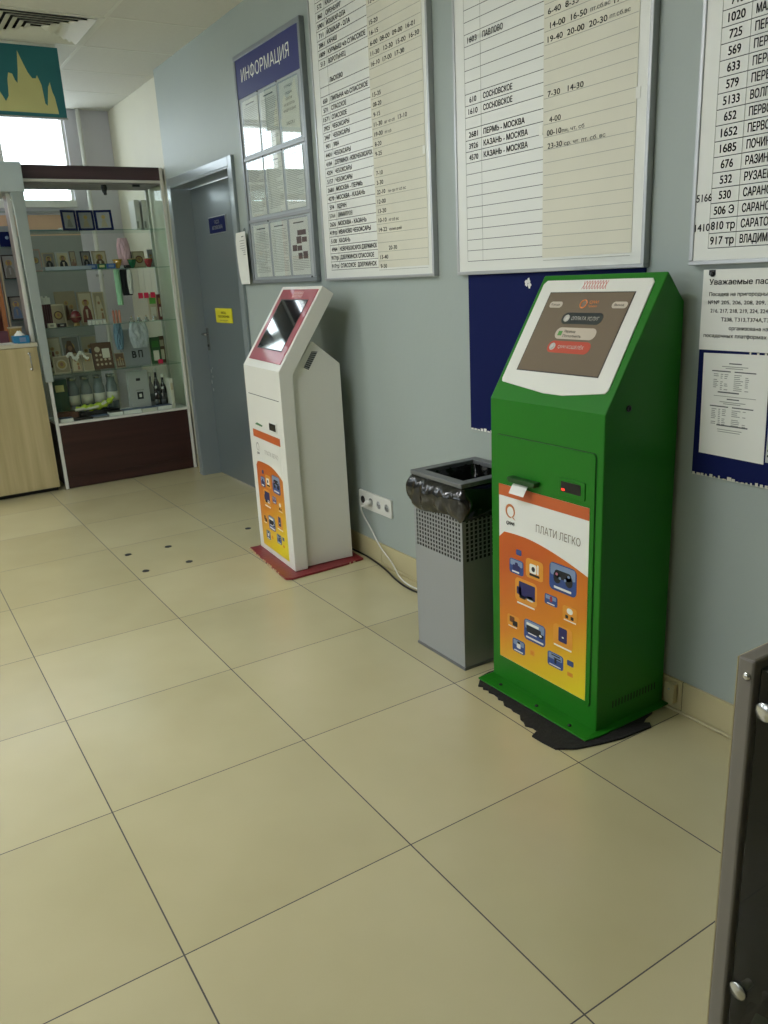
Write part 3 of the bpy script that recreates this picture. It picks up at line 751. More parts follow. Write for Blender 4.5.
# liner: bulging collar outside the walls and dark walls inside
lb = B(); N1, N2 = 120, 14
random.seed(3)
import mathutils
vs = []
for j in range(N2 + 1):
    t = j / N2
    for i in range(N1):
        s = i / N1 * 4; sd = int(s) % 4; f = s - int(s)
        p = [(-w + 2 * w * f, -d), (w, -d + 2 * d * f), (w - 2 * w * f, d), (-w, d - 2 * d * f)][sd]
        n = [(0, -1), (1, 0), (0, 1), (-1, 0)][sd]
        edge = min(f, 1 - f); cr = max(0, 1 - edge / .12)
        nn = Vector((p[0], p[1])).normalized(); nx = Vector(n).lerp(nn, cr * .5)
        z = BH - .018 - t * (.112 + .010 * math.sin(i * .21) + .012 * mathutils.noise.noise(Vector((i * .12, 0, 3))) + (.01 if sd == 0 else 0) * f)
        bul = .004 + (.040 if sd != 0 else .028) * math.sin(PI * min(1, t * 1.02)) ** .7 * (.75 + .25 * math.sin(f * PI))
        wr = mathutils.noise.noise(Vector((p[0] * 26 + nn.x, p[1] * 26, z * 14))) * .011 + mathutils.noise.noise(Vector((p[0] * 70, p[1] * 70, z * 30))) * .005
        wr += .006 * math.sin(i * .9 + t * 5 + 2 * math.sin(i * .23)) * t
        q = bul + wr * min(1, 3 * t) * min(1, 4 * (1 - t) + .3)
        vs.append((p[0] + nx.x * max(q, .003), p[1] + nx.y * max(q, .003), z))
lb.faces(vs, [(j * N1 + i, j * N1 + (i + 1) % N1, (j + 1) * N1 + (i + 1) % N1, (j + 1) * N1 + i) for j in range(N2) for i in range(N1)], M['bag'], True)
vs = []
for j in range(7):
    t = j / 6
    for i in range(48):
        s = i / 48 * 4; sd = int(s) % 4; f = s - int(s); a = .030 + .02 * t + .006 * math.sin(i * 1.7 + j)
        p = [(-1 + 2 * f, -1), (1, -1 + 2 * f), (1 - 2 * f, 1), (-1, 1 - 2 * f)][sd]
        vs.append((p[0] * (w - a), p[1] * (d - a), BH - .012 - t * .09))
nb = 48
lb.faces(vs, [(j * nb + i, j * nb + (i + 1) % nb, (j + 1) * nb + (i + 1) % nb, (j + 1) * nb + i) for j in range(6) for i in range(nb)] + [tuple(range(6 * nb, 7 * nb))], M['bag'], True)
bg = lb.build('bin_liner', loc=((BX0 + BX1) / 2, (BY0 + BY1) / 2, 0))
tag(bg, 'glossy black plastic liner folded over the grey bin rim', 'bin liner')

# ================================================================== SOCKETS AND CABLES
sk = thing('wall_socket', 'white four-gang socket strip low on the blue-grey wall', 'socket', (-1.835, WY, .31))
B().prism(rounded(-.150, .150, -.046, .046, .006), (-.012, -.0003), M['white'], XF).build('cover_plate', sk, bevel=.002)
for k in range(4):
    x = -.110 + k * .0735
    o = B().lathe([(.0235, .0), (.0235, .0012), (.020, .0012), (.0195, -.004)], (x, -.0122, 0), M['white'], 24, (0, -1, 0)).build('socket_ring', sk)
    B().lathe([(.0195, 0), (.0195, .0003)], (x, -.0126, 0), M['ink2'] if k < 2 else M['alu'], 20, (0, -1, 0)).build('socket_well', o)
    for dx in (-.007, .007): B().lathe([(.0028, 0), (.0028, .0006)], (x + dx, -.0131, 0), M['black'], 8, (0, -1, 0)).build('pin_hole', o)
B().lathe([(.018, 0), (.018, .004), (.012, .006), (.006, .007)], (-.110, -.0125, 0), M['black'], 18, (0, -1, 0)).build('black_plug', sk)
B().lathe([(.017, 0), (.017, .020), (.012, .032), (.006, .036)], (-.0365, -.0125, -.003), M['white'], 18, (0, -1, 0)).build('white_plug', sk)
wc = B().tube(smooth_path([(-1.871, WY - .045, .300), (-1.905, WY - .05, .285), (-1.915, WY - .035, .24), (-1.87, WY - .02, .17), (-1.79, WY - .022, .10), (-1.67, WY - .03, .045), (-1.58, WY - .05, .008), (-1.45, WY - .075, .006), (-1.30, WY - .06, .006), (-1.0, WY - .05, .006)]), .0035, M['white'])
tag(wc.build('power_cable'), 'thin white cable hanging from the wall socket to the floor', 'cable')
bc = B().tube(smooth_path([(-2.20, WY - .019, .007), (-2.05, WY - .018, .008), (-1.93, WY - .019, .008), (-1.80, WY - .033, .008), (-1.68, WY - .055, .008), (-1.55, WY - .085, .007), (-1.42, WY - .10, .007), (-1.25, WY - .08, .007), (-1.02, WY - .05, .007)]), .0048, M['black'])
tag(bc.build('power_cable'), 'black cable lying along the skirting between white kiosk and bin', 'cable')
jb = thing('junction_box', 'small beige box on the skirting right of the green kiosk', 'junction box', (-.035, WY - .011, .065))
B().box(-.016, .020, -.022, 0, -.034, .034, M['skirt']).build('box_body', jb, bevel=.003)
B().lathe([(.004, 0), (.003, .002)], (.002, -.0222, .015), M['alu'], 8, (0, -1, 0)).build('screw', jb)

for k, (x, y) in enumerate([(-2.827, .662), (-2.814, .884), (-2.502, .662), (-2.492, .89), (-2.825, 1.37)]):
    r = .020; pts = [(x + r * random.uniform(.8, 1.1) * math.cos(a) * 1.0, y + r * random.uniform(.8, 1.1) * math.sin(a)) for a in [q * PI / 8 for q in range(16)]]
    o = B().prism(pts, (.0002, .0012), M['dark'], ZF).build('bolt_hole')
    lab = ['dark bolt hole in the floor, left one of the far pair', 'dark bolt hole in the floor, right one of the far pair', 'dark bolt hole in the floor, left one of the near pair', 'dark bolt hole in the floor, right one of the near pair', 'dark mark on the floor just left of the white kiosk'][k]
    tag(o, lab, 'bolt hole', 'bolt holes in the floor tiles' if k < 4 else None)

# ================================================================== INFORMATION BOARD
def bars(b, x0, x1, y0, y1, z0, z1, t, m):
    b.box(x0, x1, y0, y1, z0, z0 + t, m); b.box(x0, x1, y0, y1, z1 - t, z1, m)
    b.box(x0, x0 + t, y0, y1, z0 + t, z1 - t, m); b.box(x1 - t, x1, y0, y1, z0 + t, z1 - t, m)
ib = thing('information_board', 'tall grey information board with blue header and nine paper pockets', 'notice board', (-2.64, WY, 1.39))
ox, oz = -2.64, 1.39
fx = lambda x, y, z: (x - ox, y, z - oz)
FY = -.028
b = B(); bars(b, -3.045 - ox, -2.252 - ox, FY, -.0005, 1.385 - oz, 2.565 - oz, .024, col((134, 140, 142), .4, .4, key='dull_aluminium')); b.build('frame', ib, bevel=.003)
B().box(-3.03 - ox, -2.27 - ox, -.020, -.002, 1.40 - oz, 2.55 - oz, col((168, 174, 176), .4, 0.2, key='grey_board_back')).build('back_panel', ib)
hd = B().box(-3.022 - ox, -2.275 - ox, -.0245, -.0203, 2.352 - oz, 2.543 - oz, M['navy2']).build('header', ib)
b = B(); b.text('ИНФОРМАЦИЯ', (-2.955 - ox, -.0250, 2.425 - oz), (1, 0, 0), (0, 0, 1), .058, M['paper'], .575, 'L', .0); b.build('lettering', hd)
b = B()
for z in (2.045, 1.722): b.box(-3.018 - ox, -2.279 - ox, -.027, -.0203, z - .009 - oz, z + .009 - oz, col((150, 154, 156), .4, .3, key='rail_aluminium'))
b.build('cross_rail', ib, bevel=.002)
pock = glass((248, 250, 250), 1.7, 'acrylic_pocket', 0.02, ior=1.5)
rows = [(2.062, 2.338), (1.742, 2.028), (1.418, 1.704)]
cols_ = [(-2.985, -2.775), (-2.757, -2.545), (-2.527, -2.312)]
for ri, (z0, z1) in enumerate(rows):
    for ci, (x0, x1) in enumerate(cols_):
        tilt_ = .0
        pg = B().box(x0 - ox + .006, x1 - ox - .006, -.0222, -.0212, z0 - oz + .004, z1 - oz - .006, M['paper']).build('paper_sheet', ib)
        b = B(); y = -.0225
        random.seed(ri * 7 + ci)
        if ri == 0 and ci == 2:
            for s_, zz, hh in (('О ПОРЯДКЕ', 2.30, .010), ('ПРОДАЖИ', 2.27, .010), ('БИЛЕТОВ', 2.245, .010), ('НА АВТОБУСЫ', 2.22, .011), ('МЕЖДУГОРОДНИЕ', 2.195, .010), ('КАССА 5', 2.135, .014)):
                b.text(s_, ((x0 + x1) / 2 - ox, y, zz - oz), (1, 0, 0), (0, 0, 1), hh, M['ink2'], None, 'C', 0.01)
        else:
            zz = z1 - .03
            b.box(x0 - ox + .05, x1 - ox - .05, y, y + .0002, zz - oz, zz + .006 - oz, M['ink2']); zz -= .016
            while zz > z0 + .02:
                if not (ri == 2 and ci == 2 and z0 + .10 < zz < z1 - .03):
                    l_ = random.uniform(.5, 1) if random.random() < .25 else 1
                    b.box(x0 - ox + .018, x0 - ox + .018 + (x1 - x0 - .036) * l_, y, y + .0002, zz - oz, zz + .0024 - oz, M['ink3'])
                zz -= .0085
            if ri == 2 and ci == 2:
                for (a0, a1, c0, c1) in ((.09, .185, 1.615, 1.640), (.075, .13, 1.575, 1.610), (.135, .19, 1.580, 1.605), (.025, .075, 1.540, 1.570), (.08, .13, 1.540, 1.565), (.085, .13, 1.500, 1.53), (.14, .19, 1.500, 1.535)):
                    b.box(x0 - ox + a0, x0 - ox + a1, y - .0002, y + .0002, c0 - oz, c1 - oz, col((100, 86, 84), .6, var=.5, scale=60, key='photo_print'))
        b.build('printed_lines', pg)
        b = B(); b.box(x0 - ox, x1 - ox, -.0262, -.0250, z0 - oz, z1 - oz, pock); b.build('clear_pocket', ib)
for x, z in ((-2.766, 2.346), (-2.536, 2.346), (-2.766, 2.034), (-2.536, 2.034), (-2.766, 1.71), (-2.3, 1.41)): B().lathe([(.0045, 0), (.0045, .003), (.001, .004)], (x - ox, -.026, z - oz), M['dark'], 10, (0, -1, 0)).build('pin', ib)

# hanging white sheet left of it
hp = thing('hanging_notice', 'slanting white paper sheet hung at the lower left of the information board', 'notice', (-3.14, WY - .03, 1.53))
b = B(); n = 6; v = []
for k in range(n + 1):
    t = k / n; z = .148 - .292 * t; sh = .022 * t
    v += [(-.120 + sh, .012 - .004 * math.sin(t * PI), z), (.082 + sh, -.012 - .006 * t, z)]
b.faces(v, [(2 * k, 2 * k + 1, 2 * k + 3, 2 * k + 2) for k in range(n)], M['paper'])
o = b.build('paper_sheet', hp); o.modifiers.new('t', 'SOLIDIFY').thickness = .0006
b = B()
for k, (l0, l1, z) in enumerate(((.02, .07, .118), (-.03, .07, .098), (-.02, .072, .083), (-.03, .072, .070), (-.03, .074, .056), (0, .075, .044), (.03, .076, .033), (.02, .077, .02))):
    yy = lambda x: .0118 + (x + .108) / .19 * (-.028) - .0050
    sh = (.148 - z) / .292 * .022; hh = .005 if k == 0 else .0022
    b.faces([(l0 + sh, yy(l0), z), (l1 + sh, yy(l1), z), (l1 + sh, yy(l1), z + hh), (l0 + sh, yy(l0), z + hh)], [(0, 1, 2, 3)], M['ink2'])
b.build('printed_lines', hp)
B().lathe([(.012, 0), (.012, .002), (.002, .010)], (.07, -.006, .155), M['clearpl'], 12, (0, -1, 0)).build('suction_hook', hp)

# ================================================================== TIMETABLE BOARDS
RP = .0378
def board(label, x0, x1, z1, nleft, ndiv, ntime, rows, times, z0=1.385, zrow=1.434, nmin=0, nmax=24, px=None, extra=None, hs=1.0, edge=.022, skip=(), cn=.0138, cd=.0168):
    c = (x0 + x1) / 2
    t = thing('timetable_board', label, 'timetable board', (c, WY, z0))
    Y = -.022
    b = B(); bars(b, x0 - c, x1 - c, Y - .004, -.0005, 0, z1 - z0, edge * .55, M['alu']); b.build('frame', t, bevel=.002)
    fp = B().box(x0 - c + .01, x1 - c - .01, Y, -.002, .008, z1 - z0 - .008, M['board']).build('face_panel', t)
    b = B(); y = Y - .0006
    zb = lambda n: zrow + RP * n - z0
    for n in range(nmin, nmax + 1):
        if n in skip: continue
        xe = (px[0] - c) if px else x1 - c - .03
        b.box(nleft - c, xe, y, y + .0003, zb(n) - .0011, zb(n) + .0009, M['ink2'])
    for x in (nleft, ndiv): b.box(x - c - .0007, x - c + .0007, y, y + .0003, zb(nmin), zb(nmax), M['ink3'])
    b.build('ruled_lines', fp)
    b = B()
    for n, num, dest, fade in rows:
        m_ = M['ink3'] if fade else M['ink']
        cap = .0175 * hs
        wn = len(num) * cn
        if num: b.text(num, ((nleft + ndiv) / 2 - c, y - .0002, zb(n) + .009), (1, 0, 0), (0, 0, 1), cap, m_, wn, 'C', .018)
        wmax = (px[0] if px else x1) - ndiv - .02
        if dest: b.text(dest, (ndiv - c + .012, y - .0002, zb(n) + .009), (1, 0, 0), (0, 0, 1), cap, m_, min(wmax, len(dest) * cd), 'L', .022)
    if extra:
        for s_, x, n in extra: b.text(s_, (x - c, y - .0004, zb(n) + .007), (1, 0, 0), (0, 0, 1), .0185, M['ink'], len(s_) * .0118, 'L', .012)
    b.build('lettering', fp)
    if px:
        b = B().box(px[0] - c, px[1] - c, Y - .0016, Y - .0002, zb(nmin) - .004, zb(nmax) + .01, M['paper2'])
        pc = b.build('paper_column', t)
        b = B(); y2 = Y - .0020
        for n in range(nmin, nmax + 1): b.box(px[0] - c + .004, px[1] - c - .004, y2, y2 + .0003, zb(n) - .0010 - .012, zb(n) + .0004 - .012, M['ink3'])
        b.build('ruled_lines', pc)
        b = B()
        for z, s_, dx, small in times:
            b.text(s_, (px[0] - c + dx, y2 - .0002, z - z0), (1, 0, 0), (0, 0, 1), .016 if not small else .011, M['ink'] if not small else M['ink2'], len(s_) * (.0128 if not small else .0095), 'L', .010)
        b.build('lettering', pc)
    # clear tape pieces
    b = B()
    for (tx, tz) in ([(x1 - .045, 1.845), (px[0] - .01, 1.81)] if px else []): b.box(tx - c - .008, tx - c + .008, Y - .0024, Y - .0018, tz - z0, tz - z0 + .03, M['paper'])
    if px: b.build('tape', t)
    else: b.bm.free()
    return t
rows1 = [(0, '917тр', 'СПАССКОЕ  ДЗЕРЖИНСК', 0), (1, '917тр', 'ДЗЕРЖИНСК СПАССКОЕ', 0), (2, '4984', 'НОВОЧЕБОКСАРСК ДЗЕРЖИНСК', 0), (3, '5100', 'КАЗАНЬ', 0), (4, '419тр', 'ИВАНОВО ЧЕБОКСАРЫ', 0),
         (5, '2626', 'МОСКВА - КАЗАНЬ', 0), (6, '5764', 'ДИМИТРОВ', 1), (7, '574', 'ЯДРИН', 0), (8, '4270', 'МОСКВА - КАЗАНЬ', 0), (9, '2681', 'МОСКВА - ПЕРМЬ', 0), (10, '5157', 'ЧЕБОКСАРЫ', 0), (11, '4204', 'ЧЕБОКСАРЫ', 0),
         (12, '4184', 'ДЗЕРЖИНСК - НОВОЧЕБОКСАРСК', 0), (13, '4401', 'ЧЕБОКСАРЫ', 0), (14, '901', 'УФА', 0), (15, '2467', 'ЧЕБОКСАРЫ', 0), (16, '3925', 'ЧЕБОКСАРЫ', 0), (17, '1571', 'СПАССКОЕ', 0), (18, '571', 'СПАССКОЕ', 0), (19, '650', 'ПИЛЬНА ч/з СПАССКОЕ', 0),
         (21, '', 'ЛЫСКОВО', 0), (23, '513', 'ВОРОТЫНЕЦ', 0), (24, '1809', 'КУРМЫШ ч/з СПАССКОЕ', 0), (25, '2861', 'КАНАШ', 0), (26, '711', 'ЙОШКАР - ОЛА', 0), (27, '5901', 'ЙОШКАР-ОЛА', 0), (28, '860', 'ОРЕНБУРГ', 0), (29, '572', 'КАЗАНЬ', 0), (30, '4600', 'ОРЕНБУРГ', 0)]
zr = lambda n: 1.4255 + RP * n
T1 = {0: '9-50', 1: '13-40', 4: '14-22', 5: '10-10', 6: '13-20', 7: '12-00', 8: '22-10', 9: '3-30', 10: '7-10', 12: '9-25', 13: '8-20', 14: '19-00', 15: '11-30', 16: '9-15', 17: '08-20', 18: '15-35', 21: '16-10  17-00  17-30', 22: '11-30   12-30  15-00  16-30', 23: '6-00  08-00  09-00  16-01', 24: '16-15', 25: '15-20', 27: '12-00', 29: '8-30'}
times1 = [(zr(n) + .004, s_, .018, 0) for n, s_ in T1.items()] + [(zr(2) + .002, '20-30', .09, 0), (zr(8) + .004, 'пн ср пт сб вс', .105, 1), (zr(5) + .004, 'пт сб вс', .10, 1), (zr(4) + .004, 'кроме дней', .10, 1), (zr(15) + .004, 'вт чт сб', .10, 1), (zr(15) + .004, '13-10', .20, 0), (zr(14) + .004, 'пт сб', .10, 1)]
board('large white timetable board nearest the information board, packed with rows of text', -2.168, -1.256, 2.62, -2.100, -2.020, 0, rows1, times1, px=(-1.672, -1.292), nmax=31, skip=(22,))
rows2 = [(9, '4570', 'КАЗАНЬ - МОСКВА', 0), (10, '3926', 'КАЗАНЬ - МОСКВА', 0), (11, '2681', 'ПЕРМЬ - МОСКВА', 0), (13, '1610', 'СОСНОВСКОЕ', 0), (14, '610', 'СОСНОВСКОЕ', 0), (19, '1603', 'ПАВЛОВО', 0), (24, '603', 'ПАВЛОВО', 0), (26, '605', 'БОГОРОДСК', 0)]
times2 = [(1.764, '23-30', .022, 0), (1.764, 'ср. чт. пт. сб. вс', .095, 1), (1.803, '00-10', .018, 0), (1.803, 'пн, чт, сб', .085, 1), (1.841, '4-00', .028, 0), (1.916, '7-30   14-30', .020, 0), (2.070, '19-40  20-00  20-30', .018, 0), (2.073, 'пт.сб.вс', .270, 1), (2.107, '14-00  16-50', .028, 0), (2.110, 'пт.сб.вс', .195, 1), (2.107, '17-30', .285, 0), (2.147, '6-40  8-35  9-50', .018, 0), (2.187, '5-50', .018, 0)]
board('white timetable board above the green kiosk with mostly empty ruled rows', -1.106, -.212, 2.62, -1.042, -.953, 0, rows2, times2, px=(-.640, -.262), nmax=30, cn=.0129, cd=.0152)
rows3 = [(0, '917 тр', 'ВЛАДИМИР', 0), (1, '810 тр', 'САРАТОВ', 0), (2, '506 Э', 'САРАНСК', 0), (3, '530', 'САРАНСК', 0), (4, '532', 'РУЗАЕВКА', 0), (5, '676', 'РАЗИНО', 0), (6, '1685', 'ПОЧИНКИ', 0), (7, '1652', 'ПЕРВОМАЙСК', 0), (8, '652', 'ПЕРВОМАЙСК', 0), (9, '5133', 'ВОЛГОГРАД', 0), (10, '579', 'ПЕРЕВОЗ', 0), (11, '633', 'ПЕРЕВОЗ', 0), (12, '569', 'ПЕРЕВОЗ', 0), (13, '725', 'ПЕРЕВОЗ', 0), (14, '1020', 'МАЛАЯ', 0), (15, '715', 'ЛУКОЯНОВ', 0)]
board('white timetable board at the right edge of the picture with large black numbers', -.056, .90, 2.62, .002, .084, 0, rows3, [], zrow=1.428, nmax=30, hs=1.12, cn=.0120, cd=.0128, extra=[('5166', -.043, 3), ('1410', -.043, 1)], skip=())

# ================================================================== BLUE PANELS AND PAPERS UNDER THE BOARDS
bp1 = thing('pin_board', 'plain dark blue panel on the wall behind the green kiosk', 'notice board', (-.6, WY, .79))
B().box(-.463, .38, -.006, -.0005, .0, .594, M['navy']).build('board', bp1, bevel=.001)
b = B(); 
for x, z in ((-.137, .558), (-.126, .566), (-.121, .552)):
    pts = [(x + .010 * math.cos(a) * random.uniform(.5, 1.1), z + .012 * math.sin(a) * random.uniform(.5, 1.1)) for a in [q * PI / 5 for q in range(10)]]
    b.prism(pts, (-.0068, -.006), M['paper'], XF)
b.build('torn_paper', bp1)
b = B(); 
for k in range(8): b.box(-.46 + k * .02, -.445 + k * .02, -.0064, -.0055, -.001, random.uniform(.004, .012), M['paper'])
b.build('worn_edge', bp1)
bp2 = thing('pin_board', 'dark blue panel with worn bottom edge at the right edge of the picture', 'notice board', (.44, WY, .79))
B().box(-.458, .45, -.006, -.0005, .005, .365, M['navy']).build('board', bp2, bevel=.001)
b = B()
random.seed(11)
for k in range(60):
    x = -.455 + k * .0145; b.box(x, x + random.uniform(.004, .013), -.0068, -.0055, .003, random.uniform(.006, .014), M['paper2'])
for k in range(16): 
    x = -.30 + k * .022; b.box(x, x + random.uniform(.004, .014), -.0068, -.0055, .356, random.uniform(.360, .366), M['paper2'])
b.build('worn_edge', bp2)
pn = thing('passenger_notice', 'white notice with bold black text pinned under the rightmost timetable', 'notice', (.2, WY - .004, 1.16))
b = B().box(-.218, .215, -.0035, -.0015, -.004, .212, M['paper']); ps = b.build('paper_sheet', pn)
b = B()
def nt(s_, x, z, h, w_, al='L'): b.text(s_, (x - .2, -.0042, z - 1.16), (1, 0, 0), (0, 0, 1), h, M['ink'], w_, al, .018 if h > .012 else .012)
nt('Уважаемые пассажиры!', .003, 1.332, .014, .270); nt('Посадка на пригородные маршруты', .005, 1.302, .0095, .262)
nt('№№ 205, 206, 208, 209, 211, 212, 215,', .003, 1.280, .0095, .275); nt('216, 217, 218, 219, 224, 224А, 226,', .012, 1.258, .0095, .215)
nt('Т238, Т313,Т374А,Т374Б', .047, 1.235, .0095, .168); nt('организована на', .073, 1.212, .0095, .115); nt('посадочных платформах №№ 5, 6', -.005, 1.191, .0095, .258)
b.build('lettering', ps)
B().lathe([(.007, 0), (.007, .004), (.002, .006)], (-.188, -.0036, .200), M['black'], 12, (0, -1, 0)).build('pin', pn)
B().box(-.200, -.180, -.0045, -.0034, .197, .211, M['black']).build('clip', pn)
ws = thing('typed_sheet', 'white sheet of small typed tables on the dark blue panel', 'notice', (.1, WY - .0062, 1.0))
FS = lambda x, z, c: (x - .1, c, z - 1.0)
ps = B().prism([(-.001, 1.147), (.200, 1.150), (.207, .858), (.003, .861)], (-.001, 0), M['paper'], FS).build('paper_sheet', ws)
b = B(); random.seed(5)
def ln(x0, x1, z, h=.0022, m_=None): b.box(x0 - .1, x1 - .1, -.0014, -.0008, z - 1.0, z + h - 1.0, m_ or M['ink3'])
for (zt) in (1.120, 1.022):
    ln(.082, .120, zt, .003, M['ink2']); ln(.060, .140, zt - .008); ln(.072, .125, zt - .013); ln(.030, .088, zt - .022, .003, M['ink2']); ln(.100, .165, zt - .022, .003, M['ink2'])
    for r in range(9):
        for (a0, a1) in ((.036, .052), (.058, .066), (.070, .082), (.100, .128), (.134, .146)):
            if random.random() < .85: ln(a0, a0 + (a1 - a0) * random.uniform(.6, 1), zt - .030 - r * .0052, .0022)
ln(.052, .118, 1.040, .0035, M['ink2']); ln(.040, .170, 1.030, .0016); ln(.055, .152, .947, .0035, M['ink2']); ln(.058, .135, .936, .002); ln(.06, .13, .930, .002)
b.build('printed_lines', ps)
b = B(); rp = thing('perforated_strip', 'grey punched strip at the right side of the dark blue panel', 'strip', (.222, WY - .0062, 1.0))
b.box(-.010, .02, -.0012, 0, -.135, .14, M['alu'])
for z in (-.12, -.105, -.08, -.055, -.035, 0, .04, .06): b.box(-.006, .0, -.0016, -.0010, z, z + .006, M['dark'])
b.build('strip', rp)

# ================================================================== HANGING SIGN
hs = thing('hanging_sign', 'teal hanging sign with yellow spired skyline below the ceiling vent', 'sign', (-4.08, .62, 2.6))
B().box(-.014, .012, -.36, .353, -.195, .186, M['teal']).build('sign_panel', hs, bevel=.002)
sil = [(-.36, -.17), (.308, -.175), (.298, -.085), (.288, -.055), (.281, -.003), (.268, -.030), (.250, -.133), (.238, -.120), (.232, -.02), (.214, .030), (.205, .012), (.185, .012), (.166, .040), (.150, .080), (.124, .153), (.112, .05), (.100, -.02), (.088, -.005), (.078, .028), (.057, .033), (.048, .0), (.04, -.09), (.02, -.12), (-.03, -.02), (-.09, .06), (-.13, .13), (-.17, .03), (-.22, -.05), (-.30, .02), (-.36, -.03)]
B().prism(sil, (.012, .0135), M['straw'], YF).build('skyline_motif', hs)
B().box(-.018, .016, -.362, .357, -.202, -.194, M['alu']).build('bottom_rail', hs)
B().box(-.018, .016, -.362, .340, .186, .1985, M['white']).build('top_rail', hs)

# ================================================================== GLASS SHOWCASE (far end of the room)
SX = -4.632; SD = .40; SXb = SX - SD
Y0, Y1 = .712, 1.712
sc = thing('display_case', 'tall glass display case with dark brown base full of icons', 'display case', (SX, 0, 0))
fx = lambda x: x - SX
b = B(); b.box(-SD, -.008, Y0 + .02, Y1 - .02, .004, .47, M['brown']); b.box(-.008, -.003, Y0 + .024, Y1 - .024, .088, .468, M['brown']); b.build('base_cabinet', sc, bevel=.002)
b = B(); b.box(-SD, 0, Y0 + .01, Y1 - .006, .470, .486, M['white']); b.build('base_shelf', sc, bevel=.002)
for y in (Y0, Y1 - .022):
    for x in (-.022, -SD):
        B().box(x, x + .022, y, y + .022, .002, 2.215, M['white']).build('corner_post', sc, bevel=.002)
cn = B().box(-SD, -.004, Y0, Y1, 2.128, 2.215, M['fascia']).build('canopy', sc, bevel=.002)
b = B(); b.box(-SD - .002, .003, Y0, Y1, 2.110, 2.127, M['white']); b.build('canopy_trim', cn, bevel=.002)
B().box(-SD + .02, -.02, Y0 + .02, Y1 - .02, 2.100, 2.110, col((150, 142, 140), .6, key='grey_soffit')).build('canopy_soffit', cn)
SHZ = (1.802, 1.537, 1.155, .830)
for z in SHZ: B().box(-SD + .02, -.010, Y0 + .024, Y1 - .024, z - .006, z, M['shelfg']).build('glass_shelf', sc)
B().box(-.009, -.005, Y0 + .022, Y1 - .022, .488, 2.108, M['glassm']).build('front_glass', sc)
for y in (Y0 + .008, Y1 - .013): B().box(-SD + .022, -.022, y, y + .005, .488, 2.108, M['glassm']).build('side_glass', sc)
B().box(-SD, -SD + .004, Y0 + .022, Y1 - .022, .488, 1.13, M['glassm']).build('rear_glass', sc)
b = B(); b.lathe([(.018, 0), (.022, -.02), (.014, -.05), (.006, -.055)], (-.06, 1.30, 2.100), M['black'], 14); b.tube([(-.06, 1.30, 2.07), (-.045, 1.30, 2.035)], .012, M['black']); b.build('spotlight', sc)
b = B(); b.box(-.03, -.01, 1.49, 1.54, 2.085, 2.10, M['black']); b.build('spotlight', sc)

